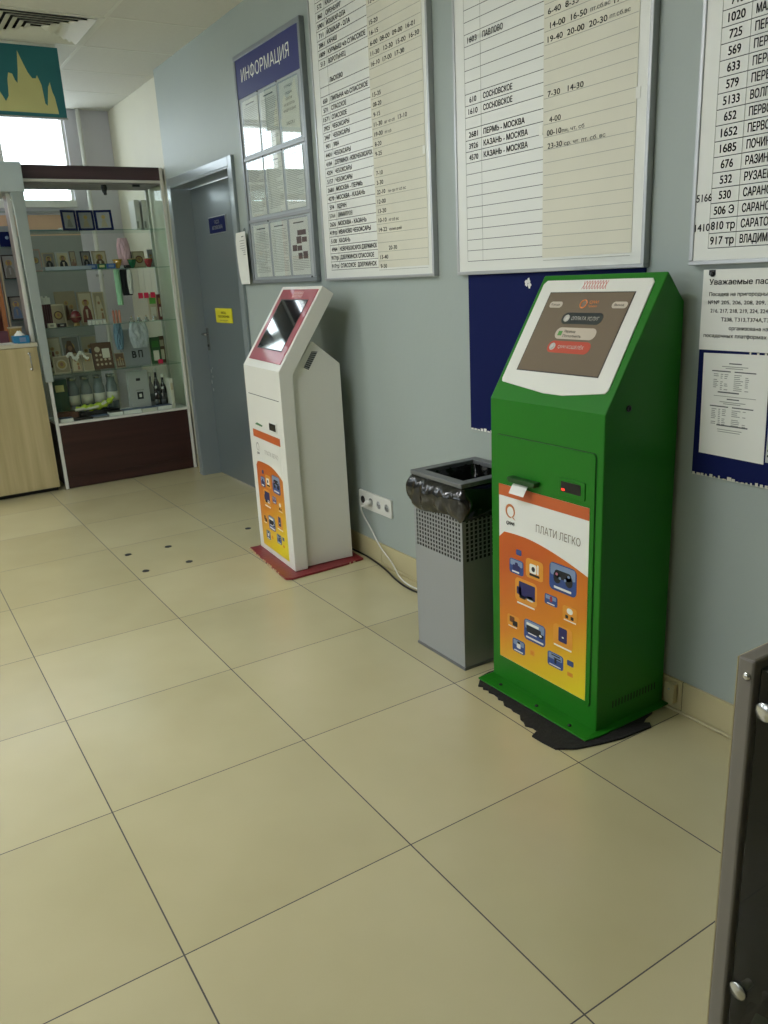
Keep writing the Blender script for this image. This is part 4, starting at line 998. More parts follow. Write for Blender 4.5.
# ---- goods
_before = set(bpy.data.objects)
def stand_icon(y0, y1, z0, z1, x, fr, bg, fig, figc, label, name='icon', cat='icon', group=None, lean=.03, t=.012, fw=.1):
    """framed devotional picture standing on a shelf and leaning back"""
    w_ = y1 - y0; h_ = z1 - z0; c = (y0 + y1) / 2
    o = thing(name, label, cat, (x, c, z0 + .0006), 0, group)
    L_ = lambda a, z, d: (d - lean * z / h_ , a, z)
    f = fw * min(w_, h_)
    fb = B()
    fb.prism([(-w_ / 2, 0), (w_ / 2, 0), (w_ / 2, h_), (-w_ / 2, h_)], (-t, 0), fr, L_); fb.build('frame', o, bevel=.0008)
    pbk = B().prism([(-w_ / 2 + f, f), (w_ / 2 - f, f), (w_ / 2 - f, h_ - f), (-w_ / 2 + f, h_ - f)], (.0, .0012), bg, L_).build('picture', o)
    iw, ih = w_ - 2 * f, h_ - 2 * f; b = B()
    def disc(cx, cz, r, m, d, sy=1.0): b.prism([(cx + r * math.cos(q * PI / 8), cz + r * sy * math.sin(q * PI / 8)) for q in range(16)], (.0012, d), m, L_)
    skin = col((150, 112, 84), .6, key='ochre_paint')
    if fig in ('saint', 'saint_dark'):
        disc(0, f + ih * .68, iw * .30, M['gold'], .0016); 
        b.prism([(-iw * .42, f + .002), (iw * .42, f + .002), (iw * .34, f + ih * .40), (iw * .12, f + ih * .58), (-iw * .12, f + ih * .58), (-iw * .34, f + ih * .40)], (.0012, .0020), figc, L_)
        disc(0, f + ih * .67, iw * .14, skin, .0024, 1.25); disc(0, f + ih * .74, iw * .15, figc, .0022, .8)
        b.prism([(-iw * .05, f + ih * .15), (iw * .05, f + ih * .15), (iw * .10, f + ih * .45), (-iw * .10, f + ih * .45)], (.0012, .0024), bg, L_)
    elif fig == 'mother':
        disc(-iw * .05, f + ih * .70, iw * .30, M['gold'], .0016)
        b.prism([(-iw * .45, f + .002), (iw * .40, f + .002), (iw * .30, f + ih * .5), (iw * .05, f + ih * .90), (-iw * .2, f + ih * .90), (-iw * .40, f + ih * .5)], (.0012, .0020), figc, L_)
        disc(-iw * .06, f + ih * .66, iw * .14, skin, .0024, 1.25); disc(iw * .16, f + ih * .42, iw * .16, M['gold'], .0022); disc(iw * .16, f + ih * .41, iw * .09, skin, .0026, 1.2)
        b.prism([(iw * .02, f + ih * .08), (iw * .32, f + ih * .08), (iw * .26, f + ih * .32), (iw * .08, f + ih * .32)], (.0012, .0024), skin, L_)
    elif fig == 'scene':
        for q in (-.28, 0, .28):
            disc(iw * q, f + ih * (.55 if q else .68), iw * .13, M['gold'], .0016); disc(iw * q, f + ih * (.55 if q else .68), iw * .07, skin, .0022, 1.2)
            b.prism([(iw * q - iw * .12, f + ih * .1), (iw * q + iw * .12, f + ih * .1), (iw * q + iw * .06, f + ih * (.46 if q else .6)), (iw * q - iw * .06, f + ih * (.46 if q else .6))], (.0012, .0019), figc, L_)
    elif fig == 'medallion':
        disc(0, f + ih * .5, iw * .38, figc, .0016); disc(0, f + ih * .5, iw * .28, M['gold'], .0020); disc(0, f + ih * .52, iw * .12, skin, .0024, 1.3)
    elif fig == 'sampler':
        for q in range(4):
            for r in range(3):
                disc(-iw * .36 + q * iw * .24, f + ih * (.14 + .2 * r), iw * .07, figc, .0016)
        b.prism([(-iw * .0, f + ih * .40), (iw * .42, f + ih * .40), (iw * .42, f + ih * .80), (iw * .0, f + ih * .80)], (.0012, .0022), M['paper2'], L_)
        disc(-iw * .26, f + ih * .78, iw * .16, figc, .0018)
    b.build('painted_figure', pbk)
    return o
SV = col((150, 150, 150), .35, .7, var=.15, scale=30, key='embossed_silver'); OCH = col((154, 142, 116), .5, var=.15, scale=20, key='ochre_ground')
BRN = col((92, 66, 46), .5, key='brown_frame'); DKB = col((40, 34, 34), .45, key='dark_frame'); CRM = col((190, 178, 150), .5, var=.1, key='cream_ground')
GLD = M['gold']; GRY = col((120, 116, 110), .5, var=.15, scale=30, key='grey_ground'); BLU = col((36, 48, 92), .5, key='blue_frame'); RBR = col((110, 52, 44), .5, key='red_brown_robe'); DRK = col((26, 26, 30), .6, key='black_robe')
BLR = col((86, 104, 132), .5, key='blue_robe'); PNK = col((168, 130, 122), .5, key='rose_robe'); GRN = col((54, 92, 52), .55, key='green_cover'); SLV2 = col((170, 170, 166), .4, .3, key='silver_frame')
def gz(i): return SHZ[i]
G = 'icons and framed prayers in the glass display case'
xt = -4.72
# top shelf
tp = thing('folding_icon', 'dark blue three-leaf folding icon on the top glass shelf', 'icon', (-4.70, 1.165, gz(0) + .0006))
for k, (a0, a1, sk_) in enumerate(((-.175, -.066, .020), (-.062, .055, 0), (.059, .175, .018))):
    dx0, dx1 = (0, -.035) if k == 0 else ((-.035, -.035) if k == 1 else (-.035, 0))
    LF = lambda a, z, d: (d + dx0 + (dx1 - dx0) * (a - a0) / (a1 - a0) - .02 * z / .14, a, z)
    lf = B().prism([(a0, 0), (a1, 0), (a1, .138), (a0, .138)], (-.008, 0), M['navy'], LF).build('leaf', tp)
    b = B(); q = .016; b.prism([(a0 + q, q), (a1 - q, q), (a1 - q, .138 - q), (a0 + q, .138 - q)], (0, .0015), SV, LF); pc = b.build('silver_panel', lf)
    cm = (a0 + a1) / 2; b = B()
    b.prism([(cm - .022, q + .008), (cm + .022, q + .008), (cm + .008, .075), (cm - .008, .075)], (.0015, .0025), GRY if k == 0 else OCH, LF)
    b.prism([(cm + .013 * math.cos(s * PI / 6), .090 + .014 * math.sin(s * PI / 6)) for s in range(12)], (.0015, .0028), M['gold'], LF); b.build('figure_relief', pc)
for k, (y, lab) in enumerate(((1.535, 'white booklet standing on the top shelf, nearer the blue folding icon'), (1.590, 'white booklet standing on the top shelf, nearest the corner post'))):
    o = thing('booklet', lab, 'booklet', (-4.80, y, gz(0) + .0006), 0, 'white booklets on the top shelf')
    B().box(-.07, .07, -.020, .018, 0, .205, M['white']).build('cover', o, bevel=.002); B().box(-.066, .0712, -.0165, -.001, .012, .06, M['ink3']).build('printed_patch', o)
b = B().box(-.10, .10, -.075, .078, 0, .022, M['white']); tag(b.build('flat_box', loc=(-4.84, 1.06, gz(0) + .0006), bevel=.002), 'flat white box lying on the top glass shelf behind the folding icon', 'box')
b = B().box(-.12, .10, -.13, .13, 0, .012, col((120, 146, 150), .4, key='pale_teal')); tag(b.build('flat_box', loc=(-4.84, .88, gz(0) + .0006), bevel=.002), 'flat pale teal case lying at the left of the top shelf', 'box')
# second shelf
zz = gz(1)
R2 = [(.748, .825, .150, PNK, SV, 'medallion', GRY, 'grey icon with a round medallion, leftmost on the second shelf'),
      (.835, .915, .125, OCH, GRY, 'saint_dark', DRK, 'small icon of a black-robed figure on the second shelf'),
      (.925, 1.015, .128, SLV2, CRM, 'saint_dark', DRK, 'pale icon of a figure in black with light centre, second shelf'),
      (1.020, 1.060, .130, BRN, OCH, 'scene', RBR, 'narrow brown icon beside the pale one on the second shelf'),
      (1.095, 1.165, .128, DKB, GRY, 'saint_dark', DRK, 'dark framed icon above the blue boxes on the second shelf'),
      (1.175, 1.275, .128, OCH, CRM, 'saint', BRN, 'ochre icon of a half-length figure in brown, second shelf'),
      (1.390, 1.462, .118, DKB, GRY, 'saint', DRK, 'dark brown upright icon left of the golden one, second shelf'),
      (1.466, 1.556, .118, OCH, CRM, 'medallion', RBR, 'golden square icon with a round centre, second shelf'),
      (1.580, 1.622, .128, SLV2, SV, 'saint', GRY, 'narrow silver icon at the right end of the second shelf')]
for y0, y1, h, fr, bg, fg_, fc, lab in R2: stand_icon(y0, y1, zz, zz + h, xt - .03, fr, bg, fg_, fc, lab, group=G)
b = B().box(-.05, .05, -.155, .155, 0, .026, col((150, 160, 170), .25, key='pearl_box')); tag(b.build('flat_box', loc=(-4.675, .93 + .04, zz + .0006), bevel=.002), 'flat pearl-grey box lying in front of icons on the second shelf', 'box')
for k, (y, c_, lab) in enumerate(((1.135, (30, 70, 130), 'blue flat box on the second shelf, left of the green one'), (1.200, (30, 96, 70), 'green flat box between the two blue boxes, second shelf'), (1.265, (44, 92, 160), 'blue flat box on the second shelf, right of the green one'))):
    o = thing('small_box', lab, 'box', (-4.66, y, zz + .0006), 0, 'coloured boxes on the second shelf')
    B().box(-.03, .03, -.031, .031, 0, .034, col(c_, .3, key='card_box')).build('carton', o, bevel=.0015); B().box(.0301, .0306, -.018, .018, .010, .026, M['tilelt'] if k != 1 else M['straw']).build('printed_patch', o)
def cup(y, c_, lab, z=zz):
    o = thing('oil_lamp_cup', lab, 'lamp cup', (-4.66, y, z + .0006), 0, 'coloured lamp cups on the second shelf')
    B().lathe([(.012, 0), (.014, .004), (.026, .03), (.034, .060), (.031, .060), (.023, .03), (.008, .008)], (0, 0, 0), col(c_, .15, coat=.6, key='coloured_glass'), 18).build('cup', o)
    B().lathe([(.030, 0), (.0345, .002), (.0345, .006), (.030, .006)], (0, 0, .056), M['gold'], 18).build('rim', o)
cup(1.425, (24, 96, 60), 'green glass lamp cup on the second shelf'); cup(1.545, (150, 40, 44), 'red glass lamp cup on the second shelf'); cup(1.320, (180, 140, 60), 'amber glass lamp cup beside the blue boxes')
# third shelf
zz = gz(2)
R3 = [(.835, .935, .155, CRM, OCH, 'medallion', BRN, 'round-headed pale icon at the left of the third shelf'),
      (.895, 1.040, .240, OCH, OCH, 'scene', BRN, 'large gold-framed icon behind the red egg on the third shelf'),
      (1.048, 1.152, .230, OCH, CRM, 'saint', RBR, 'ochre icon of a standing red-robed figure on the third shelf'),
      (1.158, 1.240, .225, CRM, OCH, 'mother', CRM, 'pale upright icon beside the incense sticks, third shelf')]
for k, (y0, y1, h, fr, bg, fg_, fc, lab) in enumerate(R3): stand_icon(y0, y1, zz, zz + h, -4.84 + (.06 if k == 0 else 0) - (.02 if k == 1 else 0), fr, bg, fg_, fc, lab, group=G)
eg = thing('decorated_egg', 'dark red decorated egg on a small stand on the third shelf', 'egg', (-4.74, .992, zz + .0006))
B().lathe([(.022, 0), (.018, .006), (.012, .012), (.020, .02)], (0, 0, 0), M['gold'], 20).build('stand', eg)
B().lathe([(.002, 0), (.022, .006), (.036, .024), (.040, .042), (.036, .062), (.026, .080), (.012, .090), (.001, .093)], (0, 0, .015), col((112, 30, 34), .25, var=.3, scale=40, coat=.5, key='red_lacquer'), 22).build('egg_body', eg)
b = B().tube([(.0385 * math.cos(a), .0385 * math.sin(a), .06) for a in [k * PI / 12 for k in range(25)]], .002, M['gold'], 6); b.build('gold_band', eg)
for k in range(5):
    o = thing('incense_pack', ['dark red stick pack with white tip, leftmost by the grey post', 'dark red stick pack with white tip, second from the post', 'dark red stick pack with white tip, middle of the bunch', 'dark red stick pack with white tip, fourth from the post', 'dark red stick pack with white tip, rightmost of the bunch'][k], 'stick pack', (-4.66 - .01 * k, .752 + k * .0165, zz + .0006), 0, 'stick packs on the third shelf')
    B().box(-.010, .010, -.006, .006, 0, .16, col((78, 30, 44), .5, key='maroon_card')).build('pack_body', o); B().box(-.011, .011, -.0065, .0065, .16, .205 + .01 * (k % 2), M['white']).build('pack_top', o)
for k in range(5):
    o = thing('thimble_box', 'tiny white box in a row in front of icons, third shelf', 'box', (-4.655, 1.062 + k * .026, zz + .0006), 0, 'row of tiny white boxes on the third shelf')
    B().box(-.012, .012, -.010, .010, 0, .030, M['white']).build('carton', o, bevel=.001); B().box(-.0125, .0125, -.0105, .0105, .030, .036, M['alu']).build('lid', o)
o = thing('small_box', 'small cream box at the front left of the third shelf', 'box', (-4.65, .80, zz + .0006)); B().box(-.02, .02, -.026, .026, 0, .030, M['paper2']).build('carton', o, bevel=.001); B().box(.0201, .0206, -.012, .012, .008, .022, M['ink3']).build('printed_patch', o)
o = thing('small_box', 'small black box beside the cream one, third shelf', 'box', (-4.65, .868, zz + .0006)); B().box(-.02, .02, -.030, .030, 0, .026, M['black']).build('carton', o, bevel=.001); B().box(.0201, .0206, -.012, .012, .008, .018, M['ink3']).build('printed_patch', o)
def candle(y, lab, c_=(196, 130, 110)):
    o = thing('candle', lab, 'candle', (-4.66, y, zz + .0006), 0, 'pinkish candles on the third shelf')
    B().lathe([(.008, 0), (.008, .085), (.006, .09), (.002, .092)], (0, 0, 0), col(c_, .5, key='pink_wax'), 14).build('wax', o); B().tube([(0, 0, .09), (.001, 0, .101)], .001, M['dark'], 5).build('wick', o)
candle(1.240, 'pinkish candle on the third shelf, left of three'); candle(1.262, 'pinkish candle on the third shelf, middle of three'); candle(1.284, 'pinkish candle on the third shelf, right of three')
for k, (y, lab) in enumerate(((1.365, 'small silver bell on the third shelf, nearest the candles'), (1.420, 'small silver bell on the third shelf, second along'), (1.475, 'small silver bell on the third shelf, third along'), (1.535, 'small silver bell on the third shelf, nearest the standing books'))):
    o = thing('silver_bell', lab, 'bell', (-4.655, y, zz + .0006), 0, 'small silver bells on the third shelf')
    B().lathe([(.022, 0), (.020, .004), (.013, .014), (.011, .026), (.004, .032), (.001, .033)], (0, 0, 0), M['steel'], 18).build('bell_body', o); B().lathe([(.002, 0), (.005, .005), (.002, .011)], (0, 0, .032), M['gold'], 10).build('bell_knob', o)
for k, (y, lab) in enumerate(((1.468, 'pink price tag hanging above the third shelf, leftmost'), (1.510, 'pink price tag hanging above the third shelf, middle'), (1.560, 'pink price tag hanging above the third shelf, rightmost'))):
    o = thing('price_tag', lab, 'price tag', (-4.70, y, 1.318), 0, 'pink price tags under the second shelf')
    B().box(-.001, .001, -.017, .017, 0, .040, col((222, 40, 84), .5, key='pink_card')).build('card', o); B().tube([(0, 0, .04), (0, 0, 1.5295 - 1.318)], .0008, M['white'], 4).build('string', o)
def book(name, y0, y1, z, h, x, dpt, c_, lab, tagc=None, grp='books standing in the display case'):
    o = thing(name, lab, 'book', (x, (y0 + y1) / 2, z + .0006), 0, grp); w_ = (y1 - y0) / 2
    B().box(-dpt, 0, -w_, w_, 0, h, c_).build('cover', o, bevel=.0015)
    B().box(.0002, .0012, -w_ * .7, w_ * .7, h * .62, h * .86, tagc or M['gold']).build('title_panel', o)
    B().box(.0002, .0010, -w_ * .6, w_ * .6, h * .12, h * .5, M['paper2']).build('cover_picture', o)
book('prayer_book', 1.530, 1.596, zz, .190, -4.74, .02, CRM, 'cream book with green tag on the third shelf', col((90, 170, 70), .5, key='green_tag'))
book('prayer_book', 1.599, 1.620, zz, .185, -4.72, .12, RBR, 'thin red-brown book at the right end of the third shelf')
# fourth shelf
zz = gz(3)
R4 = [(.765, .885, .245, OCH, CRM, 'scene', RBR, 'cream icon with three figures at the left of the fourth shelf', -4.88),
      (.893, 1.020, .245, SLV2, GRY, 'mother', BRN, 'silver-grey icon of mother and child, rear row, fourth shelf', -4.88),
      (1.030, 1.150, .240, SLV2, CRM, 'scene', BLR, 'pale icon with bluish figures in the rear row, fourth shelf', -4.88),
      (.782, .895, .120, CRM, OCH, 'medallion', CRM, 'low cream icon with round centre, front left, fourth shelf', -4.70),
      (.903, .980, .128, OCH, OCH, 'mother', CRM, 'small sand-coloured icon in front of the silver one', -4.70),
      (.985, 1.060, .120, CRM, OCH, 'saint', OCH, 'small straw-coloured icon left of the brown sampler board', -4.70),
      (1.066, 1.212, .190, BRN, BRN, 'sampler', CRM, 'brown sampler board with rows of pale dots, fourth shelf', -4.72),
      (1.220, 1.288, .105, OCH, BRN, 'scene', OCH, 'small orange-brown icon right of the sampler board', -4.69)]
for y0, y1, h, fr, bg, fg_, fc, lab, x in R4: stand_icon(y0, y1, zz, zz + h, x, fr, bg, fg_, fc, lab, group=G, fw=.07)
b = B(); random.seed(2)
for k in range(34):
    y = .880 + k * .0042; b.lathe([(.001, -.010), (.009, -.004), (.010, .004), (.001, .010)], (random.uniform(-.006, .006), y - .96, .085 + .02 * math.sin(k * .35) + random.uniform(-.008, .008)), M['white'], 8)
tag(b.build('white_garland', loc=(-4.685, .96, zz + .03)), 'string of small white beads draped over the fourth-shelf icons', 'garland')
# boxes, bags right part of 4th shelf
gb = thing('grey_carton', 'grey carton with dark lettering on the fourth shelf', 'box', (-4.72, 1.388, zz + .0006))
B().box(-.08, 0, -.098, .098, 0, .270, col((146, 150, 152), .45, key='grey_card')).build('carton', gb, bevel=.002)
b = B(); b.text('B', (.0010, -.020, .060), (0, 1, 0), (0, 0, 1), .048, M['ink'], .034, 'C', .04); b.text('П', (.0010, .028, .060), (0, 1, 0), (0, 0, 1), .048, M['ink'], .034, 'C', .04); b.build('lettering', gb)
bagm = col((196, 204, 206), .2, var=.3, scale=30, coat=.5, key='cloudy_plastic'); bagm.node_tree.nodes['Principled BSDF'].inputs['Alpha'].default_value = .6
def drape(name, y0, y1, z0, z1, x, m, lab, cat, amp=.02, taper=.5, seed=1):
    b = B(); nu, nv = 20, 18; vs = []
    for side in (0, 1):
        for j in range(nv + 1):
            t = j / nv; z = z1 + (z0 - z1) * t
            wd = (taper + (1 - taper) * math.sin(PI * min(1, .15 + t * .75)))
            for i in range(nu + 1):
                u = i / nu - .5
                y = (y0 + y1) / 2 + u * (y1 - y0) * wd
                dd = math.cos(u * PI) ** .6 * .022 * wd if abs(u) < .5 else 0
                dd += amp * .5 * mathutils.noise.noise(Vector((u * 7 + seed, t * 5, seed))) * math.cos(u * PI)
                vs.append(((dd if side == 0 else -dd), y - (y0 + y1) / 2, z - z0))
    o_ = (nu + 1) * (nv + 1); fs = []
    for j in range(nv):
        for i in range(nu):
            a_ = j * (nu + 1) + i; fs.append((a_, a_ + 1, a_ + nu + 2, a_ + nu + 1)); fs.append((o_ + a_, o_ + a_ + nu + 1, o_ + a_ + nu + 2, o_ + a_ + 1))
    b.faces(vs, fs, m, True)
    return tag(b.build(name, loc=(x, (y0 + y1) / 2, z0)), lab, cat)
drape('plastic_bag', 1.335, 1.480, .965, 1.148, -4.665, bagm, 'clear plastic bag hanging under the third shelf', 'bag', .06, .6, 3)
drape('blue_glove', 1.228, 1.300, .962, 1.148, -4.69, col((104, 138, 158), .4, var=.3, key='pale_blue_fabric'), 'pale blue cloth hanging under the third shelf beside the plastic bag', 'cloth', .05, .5, 9)
drape('pink_hat', 1.335, 1.432, 1.558, 1.745, -4.69, col((214, 176, 190), .7, var=.12, scale=25, key='pink_wool'), 'pale pink knitted hat on the second shelf', 'hat', .03, .45, 5)
drape('dark_scarf', 1.330, 1.425, 1.345, 1.530, -4.705, DRK, 'black and white scarf hanging below the pink hat', 'scarf', .06, .6, 7)
drape('white_scarf', 1.372, 1.412, 1.355, 1.526, -4.655, M['white'], 'white satin fold in front of the black scarf', 'scarf', .03, .6, 8)
drape('mint_ribbon', 1.290, 1.334, 1.280, 1.530, -4.69, col((150, 200, 160), .5, key='mint_satin'), 'mint green ribbon hanging beside the black scarf', 'ribbon', .02, .95, 6)
book('green_book', 1.500, 1.572, zz, .198, -4.72, .02, GRN, 'dark green book with pink tag on the fourth shelf', col((60, 120, 50), .5, key='leaf_green'))
B_ = B().box(-.001, .001, -.017, .017, 0, .030, col((222, 40, 84), .5, key='pink_card2')); tag(B_.build('price_tag', loc=(-4.714, 1.560, zz + .0008)), 'pink price tag in front of the green book', 'price tag')
book('brown_book', 1.578, 1.620, zz, .20, -4.76, .02, BRN, 'brown book at the right end of the fourth shelf', CRM)
book('brown_book', 1.490, 1.500, zz, .22, -4.74, .10, M['white'], 'thin white book edge left of the green book', M['white'])
# floor of the case
zz = .486
gj = thing('green_box', 'dark green box at the left of the lowest shelf', 'box', (-4.86, .815, zz + .0006)); B().box(-.05, .05, -.055, .055, 0, .29, col((28, 78, 56), .4, key='bottle_green')).build('carton', gj, bevel=.003); B().box(.0501, .051, -.03, .03, .20, .25, M['straw']).build('label', gj)
def jar(y, lab, x=-4.86, h=.27):
    o = thing('glass_jar', lab, 'jar', (x, y, zz + .0006), 0, 'jars at the back of the lowest shelf')
    B().lathe([(.040, 0), (.042, .01), (.042, h * .75), (.030, h * .88), (.030, h)], (0, 0, 0), col((120, 130, 128), .15, var=.2, coat=.8, key='cloudy_glass'), 20).build('jar_body', o)
    B().lathe([(.033, 0), (.033, .022), (.030, .024)], (0, 0, h), M['steel'], 20).build('lid', o); B().lathe([(.0425, 0), (.0425, .07)], (0, 0, .09), M['paper2'], 20).build('label', o)
for y, lab in ((.915, 'pale jar at the back of the lowest shelf, next to the green box'), (1.010, 'pale jar at the back of the lowest shelf, second along'), (1.105, 'pale jar at the back of the lowest shelf, third along'), (1.200, 'pale jar at the back of the lowest shelf, farthest from the green box')): jar(y, lab)
o = B().box(-.055, .02, -.085, .080, 0, .055, col((104, 66, 46), .5, key='brown_card')).build('brown_case', loc=(-4.74, .825, zz + .0006), bevel=.004); tag(o, 'flat brown case at the left front of the lowest shelf', 'case')
b = B(); path = smooth_path([(-.0, -.150, .02), (.01, -.09, .028), (0, -.03, .022), (.01, .04, .034), (0, .09, .050), (.01, .135, .085)])
lime = col((182, 206, 56), .5, var=.25, scale=30, key='lime_fabric')
b.tube(path, [.012 + .014 * math.sin(PI * k / (len(path) - 1)) + .006 * math.sin(k * 1.3) for k in range(len(path))], lime, 10)
b.tube([(p[0] + .02, p[1] * .8 - .04, p[2] * .6 + .006) for p in path], .011, M['paper2'], 8)
tag(b.build('lime_ribbon_bundle', loc=(-4.755, 1.045, zz + .046)), 'crumpled lime yellow ribbon bundle on the lowest shelf', 'ribbon')
o = B().box(-.060, .018, -.135, .15, 0, .042, M['black']).build('dark_case', loc=(-4.74, 1.055, zz + .0006), bevel=.003); tag(o, 'flat black case under the lime ribbon bundle', 'case')
pb_ = thing('pale_carton', 'tall pale grey carton with a dark square print, lowest shelf', 'box', (-4.76, 1.385, zz + .0006))
B().box(-.06, 0, -.080, .075, 0, .300, col((176, 178, 174), .45, key='pale_card')).build('carton', pb_, bevel=.002)
b = B(); b.box(.0003, .0012, -.024, .022, .085, .140, M['ink']); b.box(.0003, .0013, -.010, .010, .100, .125, M['paper']); b.box(.0003, .0012, -.020, .012, .225, .245, M['ink']); b.box(.0003, .0012, -.03, .03, .15, .158, M['ink3']); b.build('printed_patch', pb_)
def bottle(y, lab, h=.27, x=-4.78, c_=(50, 50, 52), r=.026):
    o = thing('dark_bottle', lab, 'bottle', (x, y, zz + .0006), 0, 'bottles on the lowest shelf')
    B().lathe([(r * .9, 0), (r, .006), (r, h * .55), (r * .8, h * .66), (r * .38, h * .75), (r * .36, h * .92)], (0, 0, 0), col(c_, .15, coat=.8, key='dark_glass'), 20).build('bottle_body', o)
    B().lathe([(r * .48, 0), (r * .48, h * .09), (r * .3, h * .1)], (0, 0, h * .91), M['paper'], 16).build('cap', o); B().lathe([(r + .0008, 0), (r + .0008, h * .22)], (0, 0, h * .2), M['ink2'], 20).build('label', o)
bottle(1.485, 'slim pale bottle beside the grey carton, lowest shelf', .27, -4.80, (140, 140, 134), .020); bottle(1.530, 'dark bottle with white cap, lowest shelf', .30, -4.80, (40, 38, 40), .024); bottle(1.580, 'stout dark bottle next to the white book, lowest shelf', .25, -4.80, (34, 32, 30), .024); bottle(1.505, 'small dark bottle in front of the slim pale one', .17, -4.74, (52, 40, 34), .018); bottle(1.555, 'small dark bottle in front of the stout one', .16, -4.74, (60, 58, 60), .018)
book('white_book', 1.592, 1.618, zz, .225, -4.66, .10, M['paper2'], 'white book standing at the right end of the lowest shelf', CRM)
for k, (y0, y1, h, m_, lab) in enumerate(((.755, .845, .024, M['paper'], 'flat white booklet at the front left of the lowest shelf'), (.850, .985, .012, DKB, 'flat black booklet beside the leftmost white one'), (.990, 1.100, .012, GRY, 'flat grey booklet near the middle of the lowest shelf front'), (1.108, 1.205, .026, M['paper'], 'flat white booklet left of the widest one, lowest shelf'), (1.212, 1.345, .028, M['paper'], 'widest flat white booklet at the middle front of the lowest shelf'), (1.352, 1.465, .026, M['paper2'], 'flat cream booklet between white ones, lowest shelf'), (1.472, 1.585, .028, M['paper'], 'flat white booklet at the right front of the lowest shelf'))):
    o = thing('flat_booklet', lab, 'booklet', (-4.66, (y0 + y1) / 2, zz + .0006), 0, 'booklets lying along the front of the lowest shelf'); w_ = (y1 - y0) / 2
    B().box(-.06, .018, -w_, w_, .0, h, m_).build('pages', o, bevel=.001); B().box(-.061, .0188, -w_ - .0006, w_ + .0006, h, h + .0025, DKB if k in (1, 3) else BLR).build('cover', o)

for o_ in set(bpy.data.objects) - _before:
    if o_.parent is None: o_.location.x -= .024
# ================================================================== SALES BOOTH LEFT OF THE CASE
cb = thing('counter_cabinet', 'pale wood counter cabinet at the left edge of the picture', 'cabinet', (-4.62, .20, 0))
B().box(-.52, -.05, -1.05, .465, .001, .035, M['dark']).build('plinth', cb)
B().box(-.52, -.020, -1.06, .470, .036, 1.040, M['birch']).build('body', cb, bevel=.002)
for k, (a0, a1) in enumerate(((-.035, .472), (-.545, -.040), (-1.055, -.550))):
    d_ = B().box(-.018, -.001, a0, a1, .034, 1.038, M['birch']).build('door', cb, bevel=.0015)
    hy = a1 - .057 if k != 1 else a0 + .06
    if k == 0:
        b = B(); b.tube(smooth_path([(-.001, hy, .995), (.020, hy, .993), (.027, hy, .975), (.027, hy, .91), (.020, hy, .892), (-.001, hy, .890)], 4), .0045, M['steel'], 8)
        for z in (.995, .890): b.lathe([(.010, 0), (.010, .003)], (-.001, hy, z), M['steel'], 14, (1, 0, 0))
    else: b = B().tube([(.0, hy, .99), (.025, hy, .98), (.025, hy, .90), (.0, hy, .89)], .0045, M['steel'], 8)
    b.build('handle', d_)
B().box(-.54, .006, -1.07, .478, 1.041, 1.066, col((196, 190, 166), .35, key='pale_worktop')).build('worktop', cb, bevel=.002)
bo = thing('sales_booth', 'pale grey booth frame with box header and wide post beside the case', 'booth frame', (-4.60, .3, 0))
B().prism([(-.46, -1.1), (.02, -1.1), (.02, .455), (-.029, .455), (-.029, .410), (-.46, .410)], (2.040, 2.222), col((196, 206, 206), .35, 0.1, key='pale_header'), ZF).build('header', bo, bevel=.004)
pm = col((168, 178, 174), .35, .2, key='grey_post')
B().prism([(.365, 2.042), (.446, 2.042), (.446, 1.95), (.440, .79), (.392, .79), (.372, 1.95)], (-.029, .012), pm, YF).build('wide_post', bo, bevel=.003)
B().box(-.10, -.075, .350, .372, 1.068, 2.038, M['white']).build('inner_post', bo, bevel=.002)
B().box(-.30, -.15, .362, .382, 1.068, 2.038, col((140, 132, 126), .5, var=.2, scale=12, key='mottled_side')).build('side_panel', bo)
# small shelf unit on the counter inside the booth
bs = thing('booth_shelf', 'orange wooden shelf unit behind the counter at the left edge', 'shelf unit', (-4.98, .30, 1.0665))
B().box(-.02, .02, .235, .262, 0, .86, M['pine']).build('upright', bs, bevel=.002)
B().box(-.02, .02, .180, .200, 0, .90, M['pine']).build('upright', bs, bevel=.002)
for z in (.15, .50): B().box(-.14, .02, -.80, .180, z, z + .02, M['pine']).build('shelf', bs, bevel=.002)
B().box(-.15, -.14, -.80, .262, 0, .86, col((110, 60, 44), .6, key='reddish_back')).build('back_panel', bs)
gl = thing('glass_rack', 'narrow glass rack of icons behind the wide grey post', 'rack', (-4.98, .63, 1.0665))
for y in (-.055,): B().box(-.03, .0, y, y + .012, 0, .94, CRM).build('upright', gl)
for z in (.140, .425, .645): B().box(-.16, .02, -.04, .08, z, z + .006, M['shelfg']).build('glass_shelf', gl)
B().box(-.175, -.165, -.05, .08, 0, .80, col((150, 156, 160), .5, key='pale_rack_back')).build('back_panel', gl)
stand_icon(.600, .690, 1.4985, 1.665, -5.0, DKB, SV, 'saint', GRY, 'grey icon of a figure behind the wide post, upper rack shelf', group='icons in the narrow booth rack')
stand_icon(.600, .690, 1.2135, 1.380, -5.0, DKB, GRY, 'saint_dark', BLR, 'bluish icon of a figure behind the wide post, lower rack shelf', group='icons in the narrow booth rack')
nb_ = thing('navy_booklet', 'navy booklet with a pale dot on the top rack shelf', 'booklet', (-5.0, .645, 1.7185 + .0006)); B().box(-.01, 0, -.037, .037, 0, .10, M['navy']).build('cover', nb_); B().lathe([(.012, 0), (.012, .001)], (.0, .015, .06), M['tilelt'], 14, (1, 0, 0)).build('emblem', nb_)
